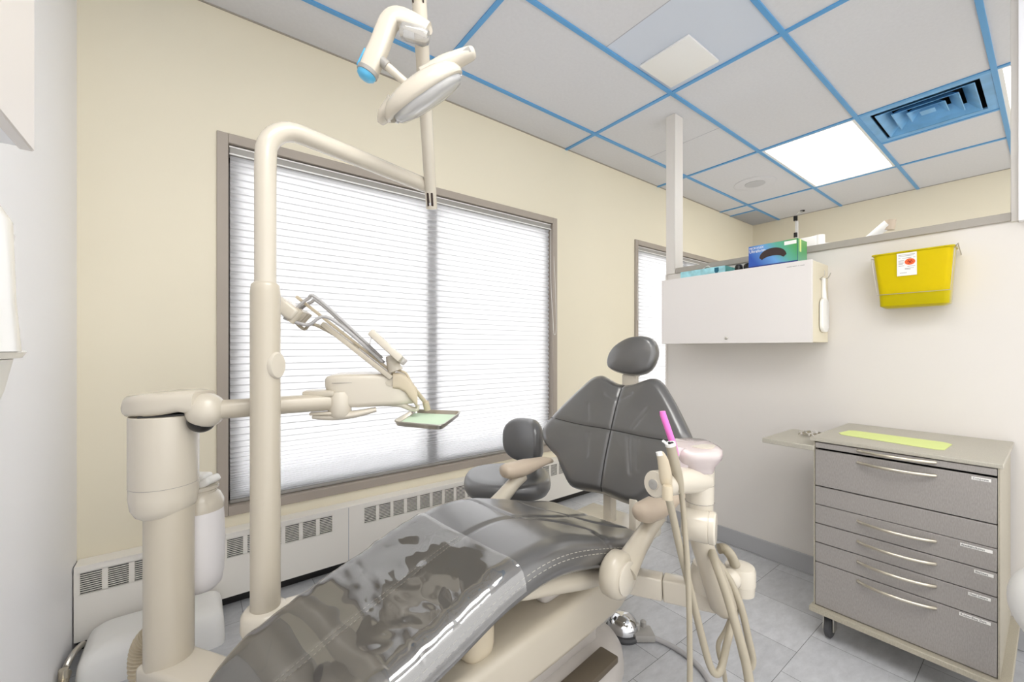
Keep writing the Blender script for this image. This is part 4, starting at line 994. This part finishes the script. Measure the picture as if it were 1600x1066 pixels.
# yoke
dY = 1.32
Y_ = [(0.589, 1.211, 2.178), (0.550, 1.241, 2.205), (0.513, 1.269, 2.219), (0.494, 1.284, 2.207), (0.481, 1.294, 2.176), (0.466, 1.305, 2.127), (0.451, 1.316, 2.083), (0.437, 1.327, 2.046)]
Yv = [V(*p) for p in Y_]
b = MB(); P = spline(Yv, 6); rr = spl1([0.021, 0.024, 0.027, 0.029, 0.029, 0.029, 0.030, 0.028], 6); b.tube(P, rr, 32, flat=(0.80, (0.6067, 0.7949, 0)), sq=4.0); yk = b.build('yoke', M['cream2'], dl_, 60)
ax_ = (Yv[-1]-Yv[-2]).normalized()
b = MB(); b.lathe(Yv[-1]-ax_*0.004, ax_, [(0.034, 0), (0.033, 0.012), (0.024, 0.014)], 24); b.build('grey_collar', M['grey'], yk, 40)
b = MB(); b.lathe(Yv[-1]+ax_*0.008, ax_, [(0.030, 0), (0.028, 0.010), (0.018, 0.018), (0.0, 0.020)], 24); b.build('blue_end_cap', M['blue'], yk, 60)
b = MB(); b.obox(Yv[-2]-rx*0.034+V(0, 0, 0.004), (ax_, fx, rx), (0.028, 0.012, 0.003), 0.002); b.build('blue_stripe', M['blue'], yk)
b = MB(); R = [V(*(0.521, 1.263, 2.178)), V(*(0.592, 1.209, 2.152))]; Lg = (R[1]-R[0]).length
b.lathe(R[0], (R[1]-R[0]).normalized(), [(0.0, 0), (0.020, 0.001), (0.025, 0.006), (0.028, Lg-0.02), (0.020, Lg-0.004), (0.0, Lg)], 24); b.build('clear_guard', M['clear'], yk, 40)
b = MB(); b.tube([Yv[0], V(*(0.622, 1.293, 2.233))], 0.014, 14); b.build('yoke_pivot', M['cream2'], yk)
hA = V(*(0.487, 1.289, 2.062)); hBp = V(*(0.546, 1.256, 2.006))
b = MB(); b.tube([hA-(hBp-hA).normalized()*0.03, hA], 0.0155, 16); b.build('stem_collar', M['grey'], dl_)
b = MB(); b.tube([hA, hBp], 0.0125, 16); b.build('head_stem', M['cream2'], dl_)
# lamp head
hcn = V(*(0.585, 1.226, 1.989)); h1 = (V(*(0.690, 1.109, 2.073))-V(*(0.485, 1.341, 1.905))); h1.normalize()
hn_ = (rx*0.60-V(0, 0, 1)*0.68+fx*0.33); hn_ = (hn_-h1*hn_.dot(h1)).normalized(); h2 = hn_.cross(h1).normalized()
b = MB()
def HE(a, c, h): return hcn+h1*a+h2*c+hn_*h
R = []
eo = sup(1, 1, 2.3, 56)
for q, h, sh in ((0.04, -0.050, 0.0), (0.35, -0.048, 0.0), (0.62, -0.040, 0.0), (0.83, -0.028, 0.0), (0.95, -0.012, 0.0), (1.0, 0.004, 0), (0.985, 0.014, 0), (0.93, 0.018, 0), (0.90, 0.010, 0), (0.02, 0.008, 0)):
    R.append([HE(0.145*q*x-0.01, 0.105*q*y, h) for x, y in eo])
b.rings(R); lh = b.build('lamp_head', M['cream2'], dl_, 50)
b = MB(); b.tube([HE(0.02, 0, -0.030), HE(0.09, 0, -0.026), HE(0.14, 0, -0.020), HE(0.185, 0.0, -0.012), HE(0.196, 0, -0.010)], [0.040, 0.038, 0.031, 0.025, 0.012], 18, smooth=4, flat=(0.8, tuple(hn_))); h_ = b.build('grip', M['cream2'], lh, 60)
b = MB(); b.obox(HE(0.155, 0, -0.010)+(-fx)*0.024, (h1, hn_, h2), (0.026, 0.009, 0.004), 0.003); b.build('grip_inset', M['grey'], h_)
b = MB(); b.tube([HE(-0.10, 0, -0.020), HE(-0.15, 0, -0.010), HE(-0.178, 0.0, 0.002)], [0.055, 0.042, 0.016], 18, smooth=4, flat=(0.55, tuple(hn_))); b.build('grip', M['cream2'], lh, 60)
b = MB(); b.rings([[HE(0.125*q*x-0.002, 0.092*q*y, h) for x, y in eo] for q, h in ((1.0, 0.012), (1.0, 0.024), (0.92, 0.036), (0.6, 0.044), (0.02, 0.046))]); b.build('clear_shield', M['lens'], lh, 50)
b = MB()
for i in range(-3, 4): b.tube([HE(0.018*i-0.002, -0.07*math.sqrt(max(0, 1-(i/4.5)**2)), 0.020), HE(0.018*i-0.002, 0.07*math.sqrt(max(0, 1-(i/4.5)**2)), 0.020)], 0.0025, 6)
b.build('reflector_rib', M['white'], lh)
b = MB(); b.obox(HE(-0.075, -0.03, -0.020), (h1, h2, hn_), (0.004, 0.06, 0.016), 0.003); b.build('latch', M['grey'], lh)
b = MB(); b.sphere(HE(0.122, -0.02, 0.016), 0.007); b.sphere(HE(-0.128, -0.02, 0.020), 0.008); b.sphere(HE(0.09, -0.075, 0.016), 0.005); b.build('shield_clip', M['chrome'], lh)

# ------------------------------------------------------------------ assistant arm with suction
aa = thing('assistant_arm', (1.169, 0.617, 0.453), 'cream assistant instrument arm at the near side of the dental chair', 'dental instrument arm')
b = MB(); A = W(0.22, 0.10, 0.400); B = V(*(1.229, 0.750, 0.416)); C = V(*(1.258, 0.594, 0.417))
B = A+(C-A)*0.60
for P0, P1, hw in ((A, B, 0.034), (B+(C-A)*0.003, C, 0.0345)):
    d_ = P1-P0; L_ = d_.length; d_.normalize(); s_ = V(-d_.y, d_.x, 0).normalized(); b.obox((P0+P1)/2, (d_, s_, d_.cross(s_)), (L_/2, hw*0.85, hw), 0.006, 2)
b.build('link_bar', M['cream2'], aa, 50)
jb = V(*(1.240, 0.639, 0.466))
b = MB(); b.lathe(jb+V(0, 0, -0.03), (0, 0, 1), [(0.0, 0), (0.052, 0), (0.055, 0.03), (0.050, 0.06), (0.045, 0.075), (0.0, 0.08)], 28); b.build('pivot_turret', M['cream2'], aa, 40)
b = MB(); b.tube([V(*(1.135, 0.618, 0.650)), V(*(1.177, 0.605, 0.539)), V(*(1.215, 0.582, 0.425)), V(*(1.222, 0.577, 0.403))], [0.029, 0.032, 0.039, 0.026], 22, flat=(1.0, (0, 0, 1))); b.build('strut', M['cream'], aa, 50)
kn_ = V(*(1.128, 0.611, 0.673))
b = MB(); b.lathe(V(*(1.082, 0.634, 0.680)), rx*0.86-fx*0.51, [(0.0, 0), (0.036, 0.002), (0.043, 0.010), (0.043, 0.066), (0.0415, 0.067), (0.0415, 0.069), (0.043, 0.070), (0.043, 0.082), (0.039, 0.086), (0.0, 0.087)], 34); b.build('knuckle', M['cream2'], aa, 40)
pt = V(*(1.130, 0.609, 0.813))
b = MB(); b.lathe((pt.x, pt.y, 0.685), (0, 0, 1), [(0.0, 0), (0.034, 0), (0.036, 0.05), (0.037, 0.051), (0.039, 0.20), (0.040, 0.21), (0.0, 0.212)], 30); b.build('post', M['cream2'], aa, 40)
b = MB()
for zz in (0.735, 0.785, 0.835): b.lathe((pt.x, pt.y, zz), (0, 0, 1), [(0.0375, 0), (0.0388, 0.0006), (0.0375, 0.0012)], 30)
b.build('seam_line', M['inkgrey'], aa)
# tool bar
t0 = pt+V(0, 0, 0.0)-rx*0.0; t1 = V(*(0.934, 0.621, 0.819))
b = MB(); b.tube([V(pt.x, pt.y, 0.800), (V(pt.x, pt.y, 0.800)+t1)/2, t1], [0.040, 0.034, 0.034], 24); b.build('tool_bar', M['cream2'], aa, 40)
ta = (t1-V(pt.x, pt.y, 0.800)).normalized()
b = MB(); b.lathe(t1+ta*-0.002, ta, [(0.034, 0), (0.031, 0.006), (0.014, 0.007), (0.014, 0.010), (0.0, 0.010)], 24); b.build('bar_end', M['cream2'], aa, 40)
b = MB(); b.lathe(t1+ta*0.006, ta, [(0.013, 0), (0.013, 0.004), (0.006, 0.006), (0.0, 0.004)], 18); b.build('bar_screw', M['grey'], aa, 40)
b = MB(); b.tube([t1-ta*0.02+V(0, 0, -0.03), V(*(0.949, 0.634, 0.779)), V(*(0.936, 0.644, 0.785))], 0.0022, 8); b.build('wire_clip', M['dgrey'], aa)
# pink wrapped touch pad on top
tp_ = V(*(1.118, 0.618, 0.878)); 
b = MB(); R = []
for q, z in ((0.75, -0.016), (0.96, -0.008), (1.0, 0.002), (0.97, 0.010), (0.85, 0.014), (0.02, 0.016)): R.append([tp_+rx*x*0.066*q+(fx*0.97+V(0, 0, 0.12))*y*0.062*q+V(0, 0, z) for x, y in sup(1, 1, 2.6, 40)])
b.rings(R); tpd = b.build('control_pad', M['cream2'], aa, 50)
b = MB(); R = []
for q, z, in ((0.72, -0.050), (0.80, -0.030), (1.02, -0.010), (1.05, 0.003), (1.02, 0.013), (0.88, 0.018), (0.02, 0.020)): R.append([tp_+rx*x*0.066*q+(fx*0.97+V(0, 0, 0.12))*y*0.062*q+V(0, 0, z+0.003*noise.noise(V(x*4, y*4, q*3))) for x, y in sup(1, 1, 2.6, 40)])
b.rings(R, True, True); b.build('pink_film', M['pinkwrap'], tpd, 60)
b = MB(); rows = []
for i in range(7): rows.append([V(*(1.023, 0.640, 0.895))+rx*(0.02*j/1.5)+V(0, 0, -0.010*i+0.003*math.sin(2*i+j))+fx*0.006*math.sin(1.7*j+i) for j in range(5)])
b.grid(rows); b.build('film_tail', M['pinkwrap'], tpd, 60)
# knob at the back
kb = V(*(1.325, 0.587, 0.464))
b = MB(); b.sphere(V(*(1.276, 0.593, 0.474)), 0.030); b.build('ball_joint', M['cream2'], aa)
b = MB(); b.lathe(kb+V(0, 0, -0.045), (0, 0, 1), [(0.0, 0), (0.040, 0.002), (0.042, 0.03), (0.0435, 0.031), (0.0435, 0.072), (0.040, 0.082), (0.02, 0.088), (0.0, 0.089)], 28); b.build('filter_canister', M['cream2'], aa, 40)
# hoses: each its own part
HS = [('suction_hose', 0.0095, [(0.959, 0.602, 0.797), (0.978, 0.599, 0.736), (1.002, 0.594, 0.649), (1.033, 0.583, 0.535), (1.069, 0.568, 0.393), (1.084, 0.556, 0.326), (1.096, 0.547, 0.304), (1.118, 0.543, 0.311), (1.151, 0.543, 0.364), (1.206, 0.551, 0.407), (1.246, 0.559, 0.444)]),
      ('saliva_hose', 0.0070, [(1.005, 0.592, 0.799), (1.011, 0.587, 0.724), (1.008, 0.576, 0.612), (1.003, 0.568, 0.487), (1.004, 0.567, 0.356), (1.005, 0.566, 0.225), (1.042, 0.564, 0.108)]),
      ('suction_hose', 0.0115, [(1.147, 0.584, 0.598), (1.121, 0.553, 0.569), (1.120, 0.529, 0.512), (1.121, 0.503, 0.432), (1.129, 0.484, 0.349), (1.131, 0.470, 0.258), (1.144, 0.460, 0.144)]),
      ('suction_hose', 0.0095, [(1.178, 0.598, 0.576), (1.207, 0.588, 0.536), (1.221, 0.565, 0.495), (1.223, 0.538, 0.435), (1.230, 0.521, 0.351), (1.238, 0.514, 0.298), (1.233, 0.519, 0.274), (1.241, 0.537, 0.274), (1.263, 0.570, 0.337), (1.236, 0.591, 0.413)]),
      ('thin_hose', 0.0060, [(1.216, 0.556, 0.419), (1.189, 0.565, 0.371), (1.163, 0.572, 0.342), (1.154, 0.566, 0.314), (1.153, 0.554, 0.286), (1.161, 0.548, 0.207), (1.167, 0.544, 0.102)])]
for nm, rr, P in HS:
    b = MB(); b.tube([V(*p) for p in P], rr, 12, smooth=8); b.build(nm, M['hose'], aa, 60)
b = MB(); P = spline([V(*p) for p in ((1.242, 0.612, 0.567), (1.257, 0.601, 0.567), (1.282, 0.594, 0.543), (1.303, 0.590, 0.507))], 14); b.tube(P, [0.013+0.0016*(1 if k % 2 else -1) for k in range(len(P))], 14); b.build('ribbed_hose', M['hose'], aa, 20)

# tools resting in the bar
r = thing('suction_handpiece', (0.959, 0.602, 0.797), 'short flat pale suction handpiece standing in the end of the tool bar', 'suction tool', 'suction tools')
b = MB(); b.tube([V(*(0.945, 0.593, 0.803)), V(*(0.937, 0.593, 0.844)), V(*(0.927, 0.594, 0.883)), V(*(0.916, 0.596, 0.906))], [0.0115, 0.0165, 0.014, 0.009], 16, smooth=5, flat=(0.6, (0.6067, 0.7949, 0))); b.build('body', M['tan'], r, 60)
b = MB(); b.tube([V(*(0.916, 0.596, 0.906))+V(0, 0, -0.006), V(*(0.915, 0.598, 0.909))], 0.008, 10); b.build('tip', M['white'], r)
b = MB(); b.lathe(V(*(0.927, 0.582, 0.813)), (0, 0, 1), [(0.013, -0.02), (0.013, 0.01), (0.011, 0.014)], 14); b.build('grip_ring', M['tan'], r)
r = thing('suction_handpiece', (1.002, 0.594, 0.799), 'taller round grey suction handpiece beside the pink tube', 'suction tool', 'suction tools')
b = MB(); b.tube([V(*(0.995, 0.586, 0.797)), V(*(0.985, 0.588, 0.837)), V(*(0.973, 0.591, 0.871)), V(*(0.961, 0.594, 0.921))], [0.0085, 0.012, 0.0135, 0.0125], 16, smooth=5); b.build('body', M['hose'], r, 60)
b = MB(); b.tube([V(*(0.961, 0.594, 0.918)), V(*(0.959, 0.595, 0.926))], 0.0132, 16); b.tube([V(*(0.950, 0.596, 0.922)), V(*(0.936, 0.600, 0.933))], 0.0035, 8); b.build('valve_cap', M['white'], r)
b = MB(); b.sphere(V(*(0.954, 0.593, 0.925)), 0.005); b.sphere(V(*(0.959, 0.589, 0.925)), 0.005); b.build('suction_port', M['black'], r)
r = thing('evacuator_tip', (1.004, 0.617, 0.911), 'hot pink plastic tube standing up against the charcoal backrest', 'suction tip')
b = MB(); b.tube([V(*(1.022, 0.617, 0.879)), V(*(1.018, 0.620, 0.903)), V(*(1.008, 0.633, 0.954)), V(*(1.003, 0.643, 0.987)), V(*(1.002, 0.644, 0.996))], [0.0085, 0.0085, 0.0085, 0.0085, 0.0075], 14); b.build('tube', M['pink'], r)

# ------------------------------------------------------------------ foot control on the floor
fc = V(1.392, 1.075, 0.0)
r = thing('foot_control', tuple(fc), 'round chrome foot control with grey cord on the floor behind the chair base', 'foot pedal')
b = MB(); b.lathe(fc, (0, 0, 1), [(0.0, 0.0), (0.070, 0.0), (0.074, 0.012), (0.070, 0.02), (0.0, 0.022)], 36); b.build('base_plate', M['dgrey'], r)
b = MB(); b.lathe(fc+V(0, 0, 0.022), (0, 0, 1), [(0.062, 0), (0.061, 0.018), (0.050, 0.042), (0.028, 0.056), (0.0, 0.060)], 36); b.build('dome', M['chrome'], r, 60)
br = V(1.432, 1.008, 0.004)
b = MB(); b.obox(br+V(0, 0, 0.014), (rx, fx, V(0, 0, 1)), (0.040, 0.034, 0.014), 0.006, 2); br_ = b.build('bracket', M['grey'], r)
b = MB(); 
for p in (br+V(-0.012, 0.020, 0.028), br+V(0.022, 0.014, 0.028)): b.lathe(p, (0, 0, 1), [(0.012, 0), (0.012, 0.02), (0.008, 0.024), (0.0, 0.026)], 14)
b.build('connector', M['grey'], br_)
b = MB(); P = [V(*p) for p in ((1.421, 1.002, 0.022), (1.454, 0.972, 0.012), (1.472, 0.891, 0.010), (1.462, 0.808, 0.010), (1.426, 0.741, 0.010), (1.366, 0.687, 0.010), (1.261, 0.622, 0.010))]
b.tube(P, 0.0095, 12, smooth=8); b.build('cord', M['hosegrey'], r, 60)

# ------------------------------------------------------------------ floor box and pipes in the left corner
b = MB(); R = []
for z, ins in ((0.0, 0.0), (0.03, 0.0), (0.085, 0.006), (0.112, 0.018), (0.126, 0.038), (0.132, 0.065)):
    R.append([V(p[0], p[1], z) for p in rrect(-0.325+ins*1.1, 0.095-ins*0.5, 1.985+ins, 2.215-ins*0.4, 0.030, 5)])
b.rings(R); tag(b.build('junction_cover', M['white'], 50, loc=(-0.115, 2.10, 0)) if False else b.build('junction_cover', M['white'], None, 60, (-0.115, 2.10, 0)), 'white moulded floor box cover in front of the heater, left corner', 'floor box')
r = thing('water_valve', (-0.345, 1.93, 0), 'small grey pipe valve in the left corner beside the white floor box', 'valve')
b = MB(); b.tube([(-0.345, 1.86, 0.03), (-0.345, 1.955, 0.03)], 0.022, 16); b.build('pipe_stub', M['grey'], r)
b = MB(); b.tube([(-0.348, 2.00, 0.0), (-0.348, 2.00, 0.10)], 0.012, 12); b.tube([(-0.348, 1.955, 0.06), (-0.348, 2.04, 0.06)], 0.014, 12); b.build('valve_body', M['satin'], r)
b = MB(); P = spline([V(-0.348, 2.03, 0.085), V(-0.345, 2.07, 0.09), V(-0.338, 2.13, 0.085), V(-0.33, 2.19, 0.07)], 14); b.tube(P, [0.009+0.0014*(1 if k % 2 else -1) for k in range(len(P))], 10); b.build('flexible_pipe', M['steel'], r, 20)

# ------------------------------------------------------------------ on the left wall
r = thing('towel_dispenser', (-0.30, 1.20, 1.03), 'white curved dispenser mounted on the left wall at the photo edge', 'dispenser')
def half_shell(prof, cy, x_in=0.0, p=0.5, k=28):
    return [[V(XL+x_in+d*max(0, math.cos(a))**p, cy+hy*math.sin(a), z) for a in [-PI/2+PI*i/k for i in range(k+1)]] for z, d, hy in prof]
b = MB(); b.box(XL, XL+0.040, 1.02, 1.435, 1.150, 1.432, 0.010, 3); b.build('back_plate', M['whiteg'], r, 50)
b = MB(); b.rings(half_shell(((1.146, 0.088, 0.195), (1.158, 0.094, 0.205), (1.165, 0.082, 0.192), (1.22, 0.074, 0.182), (1.32, 0.072, 0.178), (1.40, 0.078, 0.182), (1.428, 0.068, 0.172), (1.434, 0.05, 0.16)), 1.20)); b.build('front_cover', M['whiteg'], r, 60)
b = MB(); b.rings(half_shell(((1.160, 0.108, 0.120), (1.25, 0.102, 0.112), (1.40, 0.098, 0.105), (1.426, 0.085, 0.095)), 1.16, p=0.7)); b.build('front_bulge', M['whiteg'], r, 60)
b = MB(); b.rings(half_shell(((1.434, 0.085, 0.135), (1.465, 0.082, 0.13), (1.492, 0.065, 0.11), (1.503, 0.03, 0.07)), 1.10, p=0.6)); b.build('top_cap', M['whiteg'], r, 60)
b = MB(); b.rings(half_shell(((1.144, 0.080, 0.175), (1.08, 0.070, 0.150), (1.035, 0.060, 0.115), (1.026, 0.03, 0.08)), 1.19)); b.build('lower_tray', M['white'], r, 60)
r = thing('upper_cabinet', (-0.28, 0.7, 1.47), 'white upper cabinet on the left wall, only its lower corner showing', 'cabinet')
b = MB(); b.box(XL+0.0005, -0.215, 0.2, 0.960, 1.474, 2.35); b.build('body', M['wall_white'], r)
b = MB(); b.box(-0.215, -0.198, 0.2, 0.962, 1.470, 2.352, 0.002, 1); b.build('door', M['cabinet'], r)

# white moulded stool at the right edge
sc_ = V(*(1.776, -0.073, 0.475))
r = thing('white_stool', (sc_.x, sc_.y, 0), 'white rounded moulded seat at the right edge in front of the drawer cart', 'stool')
b = MB(); R = []
ax1 = (rx*0.93+V(0, 0, -0.12)).normalized(); ax2 = fx; ax3 = ax2.cross(ax1); ax3 = ax3 if ax3.z > 0 else -ax3
R = []
for i in range(0, 21):
    a = -PI/2+PI*i/20; h = 0.128*math.sin(a); q = max(0.02, math.cos(a))**0.75
    R.append([sc_+ax1*x*0.130*q+ax2*y*0.16*q+V(0, 0, h) for x, y in sup(1, 1, 2.4, 48)])
b.rings(R); b.build('seat_shell', M['white'], r, 60)
b = MB(); b.lathe((sc_.x, sc_.y, 0.03), (0, 0, 1), [(0.10, 0), (0.10, 0.01), (0.03, 0.03), (0.026, sc_.z-0.06)], 20); b.build('stem', M['steel'], r)
b = MB(); b.lathe((sc_.x, sc_.y, 0.0), (0, 0, 1), [(0.13, 0), (0.13, 0.015), (0.10, 0.03), (0.0, 0.032)], 32); b.build('floor_plate', M['steel'], r)

# ------------------------------------------------------------------ beyond the partition
r = thing('ceiling_cable', (5.4, 1.75, 2.4), 'thin white cable with two dark clips hanging from the ceiling beyond the partition', 'cable')
b = MB(); b.tube([(5.420, 1.726, 2.710), (5.410, 1.747, 2.706), (5.400, 1.775, 2.682), (5.400, 1.788, 2.642), (5.400, 1.788, 2.490), (5.400, 1.788, 2.070)], 0.0032, 8, smooth=5); b.build('wire', M['white'], r)
b = MB(); b.tube([(5.400, 1.788, 2.664), (5.400, 1.788, 2.613)], 0.020, 12); b.build('dark_clip', M['black'], r)
b = MB(); b.tube([(5.400, 1.788, 2.476), (5.400, 1.788, 2.425)], 0.018, 12); b.build('dark_clip', M['black'], r)
b = MB(); b.lathe((5.438, 1.732, 2.722), (0, 0, -1), [(0.022, 0), (0.022, 0.012), (0.0, 0.016)], 16); b.build('ceiling_plug', M['black'], r)
b = MB(); b.tube([(5.420, 1.782, 2.608), (5.420, 1.782, 2.362)], 0.016, 10); b.build('sleeve', M['white'], r)
r = thing('monitor_arm', (4.6, 1.1, 2.1), 'white folding wall arm showing above the partition cap', 'wall arm')
b = MB(); b.obox((4.60, 1.415, 2.15), ((0, 1, 0), (1, 0, 0), (0, 0, 1)), (0.075, 0.05, 0.06), 0.01); b.tube([(4.60, 1.332, 2.12), (4.60, 1.332, 2.215)], 0.045, 16); b.build('wall_joint', M['white'], r)
b = MB(); b.tube([(4.60, 1.35, 2.095), (4.60, 1.10, 2.080), (4.60, 0.96, 2.085)], [0.05, 0.035, 0.03], 14); b.build('lower_arm', M['white'], r)
b = MB(); b.tube([(4.60, 1.02, 2.07), (4.60, 0.90, 2.17), (4.60, 0.850, 2.205)], [0.03, 0.036, 0.042], 14); b.build('upper_arm', M['white'], r)
b = MB(); b.tube([(4.60, 0.835, 2.235), (4.60, 0.845, 2.155)], 0.036, 14); b.build('arm_end', M['padtan'], r)
b = MB(); b.obox((5.09, 1.415, 2.15), ((1, 0, 0), (0, 1, 0), (0, 0, 1)), (0.50, 0.03, 0.03), 0.005); b.build('wall_bracket', M['white'], r)
# ground outside the windows
b = MB(); b.box(-6, 12, 2.6, 14, -0.6, -0.5); struct(b.build('ground_outside', M['exterior']))
